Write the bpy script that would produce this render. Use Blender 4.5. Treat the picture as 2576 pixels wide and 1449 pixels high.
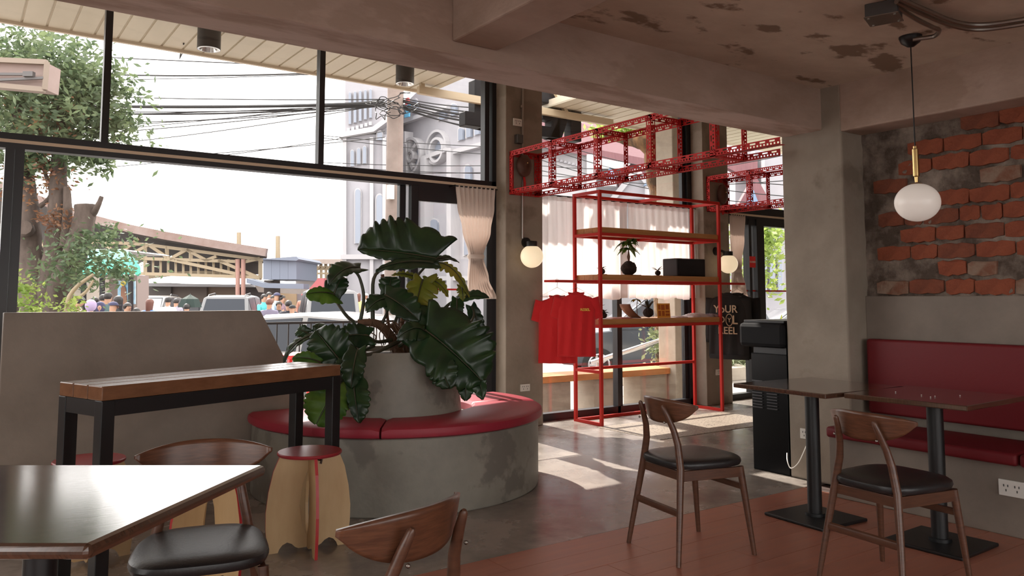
import bpy, bmesh, math, random
from mathutils import Vector as V, Matrix
random.seed(11)
for o in list(bpy.data.objects): bpy.data.objects.remove(o)
SC = bpy.context.scene
COL = SC.collection
PI = math.pi
# ---------------------------------------------------------------- camera (image frame 2576 x 1449)
FPX, CX, CY, YH, EYE = 1990., 1288., 585., 750., 1.27
PITCH = math.atan((YH-CY)/FPX)
AZ = math.atan((4125-CX)/math.hypot(FPX, YH-CY))
F = V((math.cos(AZ), math.sin(AZ), 0)); R = V((math.sin(AZ), -math.cos(AZ), 0)); U = V((0,0,1))
FW = F*math.cos(PITCH)+U*math.sin(PITCH); UP = U*math.cos(PITCH)-F*math.sin(PITCH)
CAM = V((0,0,EYE))
cam = bpy.data.objects.new('camera', bpy.data.cameras.new('camera')); COL.objects.link(cam)
cam.matrix_world = Matrix(((R.x,UP.x,-FW.x,0),(R.y,UP.y,-FW.y,0),(R.z,UP.z,-FW.z,EYE),(0,0,0,1)))
cam.data.sensor_width = 36; cam.data.lens = FPX/2576*36; cam.data.shift_y = -(724.5-CY)/2576
cam.data.clip_start = .05; cam.data.clip_end = 400
SC.camera = cam
def ray(x,y): return FW+R*((x-CX)/FPX)-UP*((y-CY)/FPX)
def onZ(x,y,z=0): d=ray(x,y); return CAM+d*((z-EYE)/d.z)
def onY(x,y,Y): d=ray(x,y); return CAM+d*(Y/d.y)
def onX(x,y,X): d=ray(x,y); return CAM+d*(X/d.x)
def Pd(x,y,dep): d=ray(x,y); return CAM+d*(dep/d.dot(F))
# ---------------------------------------------------------------- sky, sun, exposure
w = bpy.data.worlds.new('sky'); SC.world = w; w.use_nodes = True
bg = w.node_tree.nodes['Background']; bg.inputs[0].default_value = (1.0,.965,.935,1); bg.inputs[1].default_value = 1.9
sun = bpy.data.objects.new('sun', bpy.data.lights.new('sun','SUN')); COL.objects.link(sun)
sun.rotation_euler = V((0.055,1,.87)).to_track_quat('Z','Y').to_euler()
sun.data.energy = 5.4; sun.data.angle = .0093; sun.data.color = (1,.93,.84)
SC.view_settings.view_transform = 'Standard'; SC.view_settings.look = 'None'
SC.view_settings.exposure = 1.05; SC.view_settings.gamma = 1; SC.view_settings.use_curve_mapping = False
# ---------------------------------------------------------------- helpers
BASE = {}
class MB:
    def __init__(s): s.v=[]; s.f=[]; s.m=[]; s.mi=0
    def add(s, vs, fs):
        n=len(s.v); s.v += [V(p) for p in vs]
        for q in fs: s.f.append([i+n for i in q]); s.m.append(s.mi)
        return s
    def box(s,x0,x1,y0,y1,z0,z1):
        return s.add([(x,y,z) for z in (z0,z1) for y in (y0,y1) for x in (x0,x1)],
            [(0,2,3,1),(4,5,7,6),(0,1,5,4),(2,6,7,3),(0,4,6,2),(1,3,7,5)])
    def obox(s,c,a,b,d):   # centre and three half-axis vectors
        c=V(c);a=V(a);b=V(b);d=V(d)
        return s.add([c+a*i+b*j+d*k for k in (-1,1) for j in (-1,1) for i in (-1,1)],
            [(0,2,3,1),(4,5,7,6),(0,1,5,4),(2,6,7,3),(0,4,6,2),(1,3,7,5)])
    def bar(s,p,q,w,h=None,up=(0,0,1)):
        p=V(p);q=V(q);h=h or w; d=(q-p); L=d.length; d=d/L; up=V(up)
        if abs(d.dot(up))>.98: up=V((0,1,0)) if abs(d.y)<.9 else V((1,0,0))
        a=d.cross(up).normalized(); b=a.cross(d)
        return s.obox((p+q)/2,a*(w/2),b*(h/2),d*(L/2))
    def tube(s,pts,r,n=8,cap=True,flat=1.,up=None):
        pts=[V(p) for p in pts]; k=len(pts); rr=r if isinstance(r,(list,tuple)) else [r]*k
        vs=[];fs=[]; prev=None
        for i,p in enumerate(pts):
            d=(pts[min(i+1,k-1)]-pts[max(i-1,0)]).normalized()
            if prev is None:
                u=V(up) if up else (V((0,0,1)) if abs(d.z)<.9 else V((1,0,0)))
                a=d.cross(u).normalized()
            else: a=(prev-d*prev.dot(d)).normalized()
            prev=a; b=a.cross(d)
            for j in range(n):
                t=2*PI*j/n; vs.append(p+a*(math.cos(t)*rr[i])+b*(math.sin(t)*rr[i]*flat))
        for i in range(k-1):
            for j in range(n):
                fs.append((i*n+j,i*n+(j+1)%n,(i+1)*n+(j+1)%n,(i+1)*n+j))
        if cap: fs.append(tuple(range(n))[::-1]); fs.append(tuple((k-1)*n+j for j in range(n)))
        return s.add(vs,fs)
    def cyl(s,p,q,r0,r1=None,n=16): return s.tube([p,q],[r0,r0 if r1 is None else r1],n)
    def lathe(s,prof,n=24,c=(0,0,0),a0=0,a1=2*PI,cap=False):
        c=V(c);full=abs(a1-a0-2*PI)<1e-6; m=n if full else n+1; k=len(prof); vs=[];fs=[]
        for j in range(m):
            t=a0+(a1-a0)*j/n
            for r,z in prof: vs.append(c+V((r*math.cos(t),r*math.sin(t),z)))
        for j in range(n):
            j2=(j+1)%m
            for i in range(k-1): fs.append((j*k+i,j2*k+i,j2*k+i+1,j*k+i+1))
        if cap and not full: fs.append(tuple(range(k))); fs.append(tuple((m-1)*k+i for i in range(k))[::-1])
        return s.add(vs,fs)
    def ball(s,c,rx,ry=None,rz=None,n=16,m=10):
        ry=ry or rx; rz=rz or rx; c=V(c)
        vs=[c+V((rx*math.sin(PI*i/m)*math.cos(2*PI*j/n),ry*math.sin(PI*i/m)*math.sin(2*PI*j/n),-rz*math.cos(PI*i/m))) for i in range(1,m) for j in range(n)]
        vs+=[c-V((0,0,rz)),c+V((0,0,rz))]; b=len(vs)-2; fs=[]
        for i in range(m-2):
            for j in range(n): fs.append((i*n+j,i*n+(j+1)%n,(i+1)*n+(j+1)%n,(i+1)*n+j))
        for j in range(n): fs.append((b,(j+1)%n,j)); fs.append((b+1,(m-2)*n+j,(m-2)*n+(j+1)%n))
        return s.add(vs,fs)
    def prism(s,poly,t):   # poly: 3d points, t: extrusion vector
        t=V(t);n=len(poly);vs=[V(p) for p in poly]; vs+=[p+t for p in vs]
        fs=[tuple(range(n)),tuple(range(2*n-1,n-1,-1))]+[(i,i+n,(i+1)%n+n,(i+1)%n) for i in range(n)]
        return s.add(vs,fs)
    def grid(s,nu,nv,fn,wrap=False):
        vs=[V(fn(i/nu,j/nv)) for j in range(nv+1) for i in range(nu+1)]
        return s.add(vs,[(j*(nu+1)+i,j*(nu+1)+i+1,(j+1)*(nu+1)+i+1,(j+1)*(nu+1)+i) for j in range(nv) for i in range(nu)])
    def build(s,name,mat,parent=None,smooth=False,bevel=0,solid=0,sub=0,local=False):
        mats=mat if isinstance(mat,(list,tuple)) else [mat]
        if parent is not None: b=BASE[parent.name]
        elif local: b=V((0,0,0))
        else:
            xs=[p.x for p in s.v];ys=[p.y for p in s.v]; b=V(((min(xs)+max(xs))/2,(min(ys)+max(ys))/2,min(p.z for p in s.v)))
        me=bpy.data.meshes.new(name); me.from_pydata([p-b for p in s.v],[],s.f)
        for q in mats: me.materials.append(q)
        for i,p in enumerate(me.polygons):
            p.material_index=s.m[i]; p.use_smooth=smooth
        bm=bmesh.new(); bm.from_mesh(me); bmesh.ops.recalc_face_normals(bm,faces=bm.faces); bm.to_mesh(me); bm.free()
        o=bpy.data.objects.new(name,me); COL.objects.link(o); BASE[o.name]=b
        if parent is not None: o.parent=parent
        else: o.location=b
        if smooth:
            try: me.set_sharp_from_angle(angle=math.radians(40))
            except Exception: pass
        if bevel: md=o.modifiers.new('bevel','BEVEL'); md.width=bevel; md.segments=2; md.limit_method='ANGLE'
        if solid: md=o.modifiers.new('solid','SOLIDIFY'); md.thickness=solid
        if sub: md=o.modifiers.new('sub','SUBSURF'); md.levels=sub; md.render_levels=sub
        return o
def tag(o,label,cat,group=None,kind=None):
    if label: o['label']=label
    if cat: o['category']=cat
    if group: o['group']=group
    if kind: o['kind']=kind
    return o
def empty(name,loc,label=None,cat=None,group=None,kind=None):
    o=bpy.data.objects.new(name,None); COL.objects.link(o); o.location=loc; o.empty_display_size=.1
    BASE[o.name]=V(loc); return tag(o,label,cat,group,kind)
def struct(o,label=None): o['kind']='structure'; 
def st(name,mb,mat,label=None,**k):
    o=mb.build(name,mat,**k); o['kind']='structure'
    if label: o['label']=label
    return o
def est(name,loc,label=None):
    o=empty(name,loc); o['kind']='structure'
    if label: o['label']=label
    return o
def copy_tree(o,loc=None,rz=None,parent=None):
    c=o.copy(); COL.objects.link(c); BASE[c.name]=BASE[o.name]
    if parent is not None: c.parent=parent
    if loc is not None: c.location=loc
    if rz is not None: c.rotation_euler.z=rz
    for ch in o.children: copy_tree(ch,parent=c)
    return c
def textmesh(txt,size,extr=.002,shear=0):
    cu=bpy.data.curves.new('lettering','FONT'); cu.body=txt; cu.size=size; cu.extrude=extr; cu.align_x='CENTER'; cu.shear=shear; cu.offset=size*.012
    o=bpy.data.objects.new('tmp',cu); COL.objects.link(o)
    dg=bpy.context.evaluated_depsgraph_get(); me=bpy.data.meshes.new_from_object(o.evaluated_get(dg))
    bpy.data.objects.remove(o); return me
def lettering(txt,size,origin,u,v,mat,parent,name='lettering',extr=.002,label=None):
    """letters standing in plane (u right, v up) at origin (world)"""
    me=textmesh(txt,size,extr); u=V(u).normalized(); v=V(v).normalized(); n=u.cross(v); b=BASE[parent.name]
    for q in me.vertices:
        c=q.co.copy(); q.co=V(origin)+u*c.x+v*c.y+n*c.z-b
    me.materials.clear(); me.materials.append(mat)
    o=bpy.data.objects.new(name,me); COL.objects.link(o); o.parent=parent; BASE[o.name]=b
    if label: o['label']=label
    return o
# ---------------------------------------------------------------- materials
def _nt(name):
    m=bpy.data.materials.new(name); m.use_nodes=True; nt=m.node_tree; return m,nt,nt.nodes,nt.links,nt.nodes['Principled BSDF']
def mat(name,c,rough=.5,metal=0,c2=None,scale=6,stretch=(1,1,1),detail=6,lo=.35,hi=.65,bump=0,bscale=None,spec=.5,coat=0,emit=None,es=0,c3=None,s3=1.5,obj=True,rvar=0,sheen=0):
    m,nt,N,L,B=_nt(name)
    B.inputs['Base Color'].default_value=(*c,1); B.inputs['Roughness'].default_value=rough; B.inputs['Metallic'].default_value=metal
    B.inputs['Specular IOR Level'].default_value=spec; B.inputs['Coat Weight'].default_value=coat
    if coat: B.inputs['Coat Roughness'].default_value=.15
    if sheen: B.inputs['Sheen Weight'].default_value=sheen
    if emit: B.inputs['Emission Color'].default_value=(*emit,1); B.inputs['Emission Strength'].default_value=es
    if c2 or bump or rvar:
        tc=N.new('ShaderNodeTexCoord'); mp=N.new('ShaderNodeMapping'); mp.inputs['Scale'].default_value=stretch
        L.new(tc.outputs['Object'],mp.inputs['Vector'])
        nz=N.new('ShaderNodeTexNoise'); nz.inputs['Scale'].default_value=scale; nz.inputs['Detail'].default_value=detail; nz.inputs['Roughness'].default_value=.62
        L.new(mp.outputs[0],nz.inputs['Vector'])
        if c2:
            rp=N.new('ShaderNodeValToRGB'); rp.color_ramp.elements[0].position=lo; rp.color_ramp.elements[1].position=hi
            rp.color_ramp.elements[0].color=(*c,1); rp.color_ramp.elements[1].color=(*c2,1)
            L.new(nz.outputs['Fac'],rp.inputs[0]); out=rp.outputs[0]
            if c3:
                n3=N.new('ShaderNodeTexNoise'); n3.inputs['Scale'].default_value=s3; n3.inputs['Detail'].default_value=8; n3.inputs['Roughness'].default_value=.55
                L.new(mp.outputs[0],n3.inputs['Vector'])
                r3=N.new('ShaderNodeValToRGB'); r3.color_ramp.elements[0].position=.56; r3.color_ramp.elements[1].position=.6
                r3.color_ramp.elements[0].color=(0,0,0,1); r3.color_ramp.elements[1].color=(1,1,1,1)
                L.new(n3.outputs['Fac'],r3.inputs[0])
                mx=N.new('ShaderNodeMix'); mx.data_type='RGBA'; L.new(r3.outputs[0],mx.inputs[0]); L.new(out,mx.inputs[6]); mx.inputs[7].default_value=(*c3,1); out=mx.outputs[2]
            L.new(out,B.inputs['Base Color'])
        if rvar:
            mr=N.new('ShaderNodeMapRange'); L.new(nz.outputs['Fac'],mr.inputs[0]); mr.inputs[1].default_value=.3; mr.inputs[2].default_value=.7
            mr.inputs[3].default_value=max(0,rough-rvar); mr.inputs[4].default_value=min(1,rough+rvar); L.new(mr.outputs[0],B.inputs['Roughness'])
        if bump:
            bp=N.new('ShaderNodeBump'); bp.inputs['Strength'].default_value=bump; bp.inputs['Distance'].default_value=.02
            if bscale:
                nb=N.new('ShaderNodeTexNoise'); nb.inputs['Scale'].default_value=bscale; nb.inputs['Detail'].default_value=8; L.new(mp.outputs[0],nb.inputs['Vector']); L.new(nb.outputs['Fac'],bp.inputs['Height'])
            else: L.new(nz.outputs['Fac'],bp.inputs['Height'])
            L.new(bp.outputs[0],B.inputs['Normal'])
    return m
def glassmat(name,tint=(1,1,1),refl=.08):
    m,nt,N,L,B=_nt(name); N.remove(B)
    t=N.new('ShaderNodeBsdfTransparent'); t.inputs[0].default_value=(*tint,1)
    g=N.new('ShaderNodeBsdfGlossy'); g.inputs['Roughness'].default_value=.01; g.inputs[0].default_value=(1,1,1,1)
    lw_=N.new('ShaderNodeLayerWeight'); lw_.inputs[0].default_value=.5; pw=N.new('ShaderNodeMath'); pw.operation='POWER'; pw.inputs[1].default_value=5; L.new(lw_.outputs['Facing'],pw.inputs[0])
    fr=N.new('ShaderNodeMath'); fr.operation='MULTIPLY_ADD'; fr.inputs[1].default_value=.9; fr.inputs[2].default_value=.035; L.new(pw.outputs[0],fr.inputs[0])
    x=N.new('ShaderNodeMixShader'); L.new(fr.outputs[0],x.inputs[0]); L.new(t.outputs[0],x.inputs[1]); L.new(g.outputs[0],x.inputs[2])
    L.new(x.outputs[0],N['Material Output'].inputs[0]); return m
def sheer(name,c,alpha=.5,tl=.6):
    m,nt,N,L,B=_nt(name); N.remove(B)
    d=N.new('ShaderNodeBsdfDiffuse'); d.inputs[0].default_value=(*c,1)
    t=N.new('ShaderNodeBsdfTranslucent'); t.inputs[0].default_value=(*c,1)
    x=N.new('ShaderNodeMixShader'); x.inputs[0].default_value=tl; L.new(d.outputs[0],x.inputs[1]); L.new(t.outputs[0],x.inputs[2])
    tr=N.new('ShaderNodeBsdfTransparent'); y=N.new('ShaderNodeMixShader'); y.inputs[0].default_value=alpha
    L.new(tr.outputs[0],y.inputs[1]); L.new(x.outputs[0],y.inputs[2]); L.new(y.outputs[0],N['Material Output'].inputs[0]); return m
def leafmat(name,c,c2,tl=.3,rough=.35,scale=8):
    m,nt,N,L,B=_nt(name)
    tc=N.new('ShaderNodeTexCoord'); nz=N.new('ShaderNodeTexNoise'); nz.inputs['Scale'].default_value=scale; nz.inputs['Detail'].default_value=4
    L.new(tc.outputs['Object'],nz.inputs['Vector'])
    rp=N.new('ShaderNodeValToRGB'); rp.color_ramp.elements[0].position=.4; rp.color_ramp.elements[1].position=.68
    rp.color_ramp.elements[0].color=(*c,1); rp.color_ramp.elements[1].color=(*c2,1); L.new(nz.outputs['Fac'],rp.inputs[0])
    L.new(rp.outputs[0],B.inputs['Base Color']); B.inputs['Roughness'].default_value=rough
    t=N.new('ShaderNodeBsdfTranslucent'); L.new(rp.outputs[0],t.inputs[0])
    x=N.new('ShaderNodeMixShader'); x.inputs[0].default_value=tl; L.new(B.outputs[0],x.inputs[1]); L.new(t.outputs[0],x.inputs[2])
    L.new(x.outputs[0],N['Material Output'].inputs[0]); return m
M={}
M['conc']=mat('concrete plaster',(.225,.185,.145),.75,c2=(.34,.285,.23),scale=2.2,lo=.3,hi=.7,bump=.12,bscale=30,c3=(.205,.165,.125),s3=1.1)
M['conc_ceil']=mat('ceiling concrete with patches',(.52,.41,.325),.85,c2=(.70,.585,.48),scale=1.6,lo=.3,hi=.7,bump=.15,bscale=14,c3=(.26,.18,.125),s3=1.9,stretch=(1,1.7,1))
M['conc_beam']=mat('beam concrete',(.36,.255,.20),.8,c2=(.52,.39,.325),scale=2.4,lo=.3,hi=.7,bump=.15,bscale=22,c3=(.41,.295,.235),s3=2.2,stretch=(.6,1,1.4))
M['conc_pale']=mat('pale column concrete',(.36,.31,.25),.8,c2=(.52,.46,.38),scale=3,lo=.3,hi=.7,bump=.1,bscale=30)
M['conc_dark']=mat('smooth grey concrete',(.168,.135,.108),.6,c2=(.24,.195,.158),scale=2.5,lo=.3,hi=.7,bump=.06,bscale=40)
M['conc_bench']=mat('grey green cement',(0.192,0.178,0.150),.5,c2=(0.282,0.258,0.216),scale=3,lo=.3,hi=.7,bump=.08,bscale=26,c3=(0.174,0.156,0.132),s3=2.6)
M['floor_conc']=mat('polished concrete floor',(.20,.175,.155),.25,c2=(.38,.335,.295),scale=2.4,lo=.36,hi=.66,bump=.04,bscale=12,rvar=.1,detail=9)
M['wood_floor']=mat('reddish wood plank',(.35,.13,.085),.34,c2=(.48,.195,.13),scale=5,stretch=(.35,4,1),lo=.3,hi=.7,bump=.02,rvar=.06)
M['joint']=mat('plank joint',(.05,.025,.018),.7)
M['brick']=mat('red clay brick',(.20,.048,.022),.9,c2=(.30,.08,.036),scale=9,lo=.3,hi=.7,bump=.6,bscale=38)
M['brick2']=mat('dark clay brick',(.135,.04,.022),.9,c2=(.24,.07,.034),scale=9,lo=.3,hi=.7,bump=.6,bscale=38)
M['brick3']=mat('mortar smeared brick',(.27,.19,.14),.92,c2=(.20,.085,.05),scale=7,lo=.4,hi=.62,bump=.7,bscale=30)
M['mortar']=mat('rough mortar',(.085,.06,.045),.95,c2=(.30,.24,.195),scale=5,lo=.42,hi=.68,bump=1,bscale=24)
M['red']=mat('red painted steel',(.56,.03,.022),.5,spec=.25)
M['red_rack']=mat('red slotted steel',(.50,.022,.022),.55,spec=.2)
M['blk']=mat('black powder coated metal',(.007,.007,.008),.42)
M['frame']=mat('dark window frame',(.013,.014,.018),.4)
M['cream_strip']=mat('cream frame strip',(.62,.5,.38),.5)
M['table_wood']=mat('dark lacquered table wood',(.055,.026,.016),.11,c2=(.10,.048,.028),scale=4,stretch=(3,22,3),lo=.3,hi=.7,bump=.012,spec=.8,rvar=.03,coat=.6)
M['chair_wood']=mat('walnut stained wood',(.075,.032,.02),.32,c2=(.135,.058,.032),scale=5,stretch=(2,2,16),lo=.3,hi=.7,bump=.03)
M['chair_back']=mat('walnut veneer',(.09,.036,.02),.3,c2=(.16,.066,.034),scale=5,stretch=(3,3,26),lo=.35,hi=.65,bump=.03)
M['leather']=mat('black leather',(.017,.016,.017),.36,bump=.1,scale=90)
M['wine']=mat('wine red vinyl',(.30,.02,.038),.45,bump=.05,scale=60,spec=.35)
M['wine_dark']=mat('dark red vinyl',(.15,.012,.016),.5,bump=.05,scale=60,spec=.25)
M['ply']=mat('birch plywood',(.50,.33,.16),.5,c2=(.58,.40,.21),scale=4,stretch=(2,2,.6),bump=.02)
M['redpaint']=mat('red painted ply edge',(.42,.028,.032),.4)
M['bartop']=mat('brown plank wood',(.15,.065,.032),.22,c2=(.23,.105,.05),scale=2.5,stretch=(2,9,12),lo=.25,hi=.75,bump=.015,rvar=.04)
M['shelfwood']=mat('honey pine shelf wood',(.46,.20,.065),.45,c2=(.58,.28,.10),scale=4,stretch=(.8,8,8),bump=.03)
M['white']=mat('white plastic',(.72,.69,.64),.4)
M['socket']=mat('socket slots',(.03,.03,.03),.5)
M['brass']=mat('brushed brass',(.62,.42,.18),.25,1)
M['steel']=mat('galvanised conduit',(.35,.32,.29),.35,1)
M['steel_dark']=mat('dark grey steel box',(.12,.115,.115),.5,.6)
M['globe']=mat('opal glass globe',(.85,.80,.76),.25,emit=(1,.86,.74),es=.10)
M['globe_warm']=mat('lit opal globe',(.9,.8,.62),.3,emit=(1,.80,.52),es=.30)
M['glass']=glassmat('window glass',(.985,.985,.985))
M['redcloth']=mat('red cotton',(.62,.012,.016),.9,bump=.12,scale=20,sheen=.2)
M['blkcloth']=mat('black cotton',(.014,.013,.013),.9,bump=.12,scale=20)
M['print']=mat('cream print',(.62,.47,.32),.8)
M['yellow']=mat('yellow print',(.85,.62,.1),.7)
M['sheer']=sheer('sheer white curtain',(.86,.82,.81),.82,.6)
M['curtain']=sheer('cream linen curtain',(.84,.76,.71),.97,.4)
M['leaf']=leafmat('dark monstera leaf',(.010,.030,.012),(.026,.066,.020),.16,.32)
M['leafy']=leafmat('yellowing leaf',(.24,.26,.04),(.42,.36,.06),.45,.4)
M['leafg']=leafmat('bright green leaf',(.07,.17,.025),(.20,.34,.06),.45,.4)
M['stem']=mat('plant stem',(.03,.045,.02),.5,c2=(.07,.05,.03),scale=12)
M['stake']=mat('brown wooden stake',(.16,.07,.04),.8)
M['root']=mat('aerial roots',(.10,.05,.03),.9,c2=(.17,.09,.05),scale=20)
M['soil']=mat('dark soil',(.03,.022,.017),.95,bump=.8,scale=30)
# ================================================================ room shell
YF=6.65; ZB=2.45; ZC=2.745; XC=4.95; XW=5.18
st('floor',MB().box(-3.5,10.5,3.33,6.72,-.1,0),M['floor_conc'],'dark polished concrete floor along the windows')
fw=st('floor_wood',MB().box(-3.5,5.3,-4,3.33,-.1,-.012),M['joint'],'reddish wood plank floor of the seating area')
pm={}
for r in range(21):
    y1=3.328-r*.2; x=-1.0-random.random()*.9
    while x<4.75:
        L=.9; x1=min(x+L,4.75)
        if x1-x>.08:
            k=round(x1-x,3)
            if k not in pm:
                b=MB().box(-k/2+.0012,k/2-.0012,-.0988,.0988,-.012,.0); o=b.build('plank',M['wood_floor'],local=True); pm[k]=o.data; bpy.data.objects.remove(o)
            o=bpy.data.objects.new('plank',pm[k]); COL.objects.link(o); o.parent=fw; BASE[o.name]=BASE[fw.name]
            o.location=V(((x+x1)/2,y1-.1,0))-BASE[fw.name]+V((0,0,random.uniform(-.0006,.0006)))
        x+=L
# pebble-washed panel in front of the shelf
def pebble():
    m,nt,N,L,B=_nt('pebble wash'); tc=N.new('ShaderNodeTexCoord'); v=N.new('ShaderNodeTexVoronoi'); v.inputs['Scale'].default_value=26; v.feature='DISTANCE_TO_EDGE'
    L.new(tc.outputs['Object'],v.inputs['Vector']); r=N.new('ShaderNodeValToRGB'); r.color_ramp.elements[0].position=.0; r.color_ramp.elements[1].position=.09
    r.color_ramp.elements[0].color=(.13,.10,.08,1); r.color_ramp.elements[1].color=(.34,.28,.22,1); L.new(v.outputs['Distance'],r.inputs[0]); L.new(r.outputs[0],B.inputs['Base Color']); B.inputs['Roughness'].default_value=.5
    bp=N.new('ShaderNodeBump'); bp.inputs['Strength'].default_value=.4; L.new(v.outputs['Distance'],bp.inputs['Height']); L.new(bp.outputs[0],B.inputs['Normal']); return m
M['pebble']=pebble()
st('floor_inlay',MB().box(5.25,7.9,5.15,6.0,0,.004),M['pebble'],'pebble washed floor inlay in front of the red shelf')
st('ceiling',MB().box(-3.5,5.3,-4,3.3,ZC,ZC+.15),M['conc_ceil'],'patchy bare concrete ceiling')
st('ceiling_front',MB().box(-3.5,10.5,3.3,6.9,3.76,3.9),M['conc_ceil'],'high concrete ceiling strip behind the windows')
M['peel_bounce']=mat('peeling skim coat with painted bounce light',(.60,.475,.42),.8,c2=(.42,.30,.24),scale=3.2,stretch=(.45,1.6,1),detail=10,lo=.46,hi=.60,bump=.2,bscale=18)  # peeling coat; its paleness also stands in for floor bounce on the underside
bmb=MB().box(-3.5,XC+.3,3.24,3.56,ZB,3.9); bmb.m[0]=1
st('beam_main',bmb,[M['conc_beam'],M['peel_bounce']],'long concrete beam running parallel to the windows',bevel=.012)
st('beam_cross',MB().box(1.924,2.192,-4,3.24,2.515,ZC+.02),M['conc_beam'],'short concrete cross beam meeting the long beam',bevel=.01)
st('beam_cross_lip',MB().box(2.192,2.225,-4,3.24,2.56,2.60),M['conc_beam'],'raised lip along the concrete cross beam')
st('beam_wall',MB().box(XC,5.3,-4,3.10,2.416,ZC+.02),M['conc_beam'],'concrete beam above the brick wall',bevel=.012)
st('column_corner',MB().box(XC,5.45,3.09,3.575,0,3.0),M['conc'],'square concrete column beside the dining tables',bevel=.012)
st('column_sconce',MB().box(4.45,4.91,6.43,6.75,0,3.8),M['conc'],'concrete column between the open window and the shelf window',bevel=.008)
st('column_door',MB().box(7.34,7.80,6.42,6.75,0,3.8),M['conc'],'concrete column between the shelf and the glass door',bevel=.008)
st('wall_left',MB().box(-3.65,-3.5,-4,-3.6,0,ZC).box(-3.65,-3.5,3.2,6.72,0,3.8).box(-3.65,-3.5,-3.6,-.6,0,ZC).box(-3.65,-3.5,-.6,3.2,0,.1).box(-3.65,-3.5,-.6,3.2,2.66,ZC),M['conc'],'side wall outside the view, with an opening added for fill light')  # wide unseen opening added to let daylight in from the left
st('wall_rear',MB().box(-3.65,-3.4,-4.15,-4,0,ZC).box(5.0,5.3,-4.15,-4,0,ZC).box(.8,1.2,-4.15,-4,0,ZC).box(-3.4,.8,-4.15,-4,0,.1).box(-3.4,.8,-4.15,-4,2.66,ZC).box(1.2,5.0,-4.15,-4,0,.1).box(1.2,5.0,-4.15,-4,2.66,ZC),M['conc'],'rear wall behind the camera, with openings added for fill light')  # unseen openings added so skylight from behind lifts the interior
st('fill_opening_rear',MB().box(-3.4,5.0,-4.08,-4.07,.1,2.66),M['glass']); st('fill_opening_left',MB().box(-3.58,-3.57,-.6,3.2,.1,2.66),M['glass'])  # glazing of the added rear and left openings
st('wall_back',MB().box(5.3,10.5,3.3,3.45,0,3.8),M['conc'],'wall behind the corner column')
st('wall_end',MB().box(10.5,10.65,3.3,6.75,0,3.8),M['conc'],'far end wall')
# ---- brick wall with a plaster dado
wb=est('wall_brick',(5.25,1.5,0),'exposed red brick wall above a cement dado')
MB().box(5.17,5.35,-4,3.09,0,1.284).build('plaster_dado',M['conc_dark'],wb,bevel=.004)
def mort(u,v):
    y=3.09-u*7.1; z=1.284+v*1.14
    n=math.sin(y*23+z*9)*math.sin(z*31+y*5)+math.sin(y*61+1)*math.sin(z*47)*.6
    return (5.2+n*.006,y,z)
MB().grid(230,44,mort).build('mortar_bed',M['mortar'],wb,smooth=True)
MB().box(5.22,5.35,-4,3.09,1.2,2.46).build('wall_core',M['mortar'],wb)
bmv=[]
def brickmesh(L,h,seed,ma):
    rr=random.Random(seed); b=MB(); n=7
    top=[]; bot=[]
    for i in range(n):
        x=-L/2+L*i/(n-1); e=.012 if i in (0,n-1) else 0
        top.append((x+rr.uniform(-.004,.004),h/2-e-rr.uniform(0,.014))); bot.append((x+rr.uniform(-.004,.004),-h/2+e+rr.uniform(0,.014)))
    poly=bot+top[::-1]
    front=[(rr.uniform(-.004,.004),-p[0]*.965,p[1]*.93) for p in poly]; back=[(.035,-p[0],p[1]) for p in poly]; m=len(poly)
    b.add(front+back,[tuple(range(m))]+[(i,i+m,(i+1)%m+m,(i+1)%m) for i in range(m)])
    o=b.build('brick',ma,local=True); d=o.data; bpy.data.objects.remove(o); return d
bmeshes={}
for lk,L in (('full',.23),('half',.125),('mid',.175)):
    for s in range(5): bmeshes[lk,s]=[brickmesh(L,.114,s*7+len(lk),q) for q in (M['brick'],M['brick2'],M['brick3'])]
rb=random.Random(4)
for row in range(10):
    z=1.284+.058+row*.1145; y=3.03-(.16 if row%2 else 0)-rb.uniform(0,.05)
    while y>.1:
        lk='full' if rb.random()<.7 else ('mid' if rb.random()<.6 else 'half'); L={'full':.23,'half':.125,'mid':.175}[lk]
        skip={0:.2,1:.3,2:.03,3:.01,4:.03,5:.06,6:.34,7:.1,8:.06,9:.4}[row]
        if row>=9 and y>2.6: skip=.8
        if rb.random()>skip:
            mi=0 if rb.random()<.72 else 1
            if row in (0,1,6) and rb.random()<.5: mi=2
            o=bpy.data.objects.new('brick',bmeshes[lk,rb.randrange(5)][mi]); COL.objects.link(o); o.parent=wb
            o.location=V((5.185+rb.uniform(-.004,.008),y-L/2,z+rb.uniform(-.004,.004)))-BASE[wb.name]; o.rotation_euler=(rb.uniform(-.02,.02),0,rb.uniform(-.02,.02))
        y-=L+.003
# ---- window_1: the big street front with upper glass
w1=est('window_1',(2.0,YF,0),'large street window with black frame and open lower half')
MB().box(-3.5,4.47,6.60,6.70,2.40,2.445).build('transom',M['frame'],w1)
MB().box(-3.5,4.47,6.595,6.70,2.374,2.398).build('transom_strip',M['cream_strip'],w1)
MB().box(-3.5,4.47,6.60,6.70,2.335,2.374).build('transom',M['frame'],w1)
for x,wd in ((-1.7,.05),(.88,.05),(2.593,.05),(4.345,.055)): MB().box(x-wd/2,x+wd/2,6.61,6.69,2.445,3.76).build('mullion',M['frame'],w1)
MB().box(4.40,4.45,6.60,6.72,0,3.76).build('jamb',M['frame'],w1)
MB().box(.252,.308,6.58,6.70,0,2.335).build('post',M['frame'],w1); MB().box(.312,.37,6.60,6.72,0,2.335).build('post',M['frame'],w1)
for a,b in ((-3.5,.855),(.905,2.568),(2.618,4.318)): MB().box(a,b,6.647,6.653,2.445,3.76).build('pane',M['glass'],w1)
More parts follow.
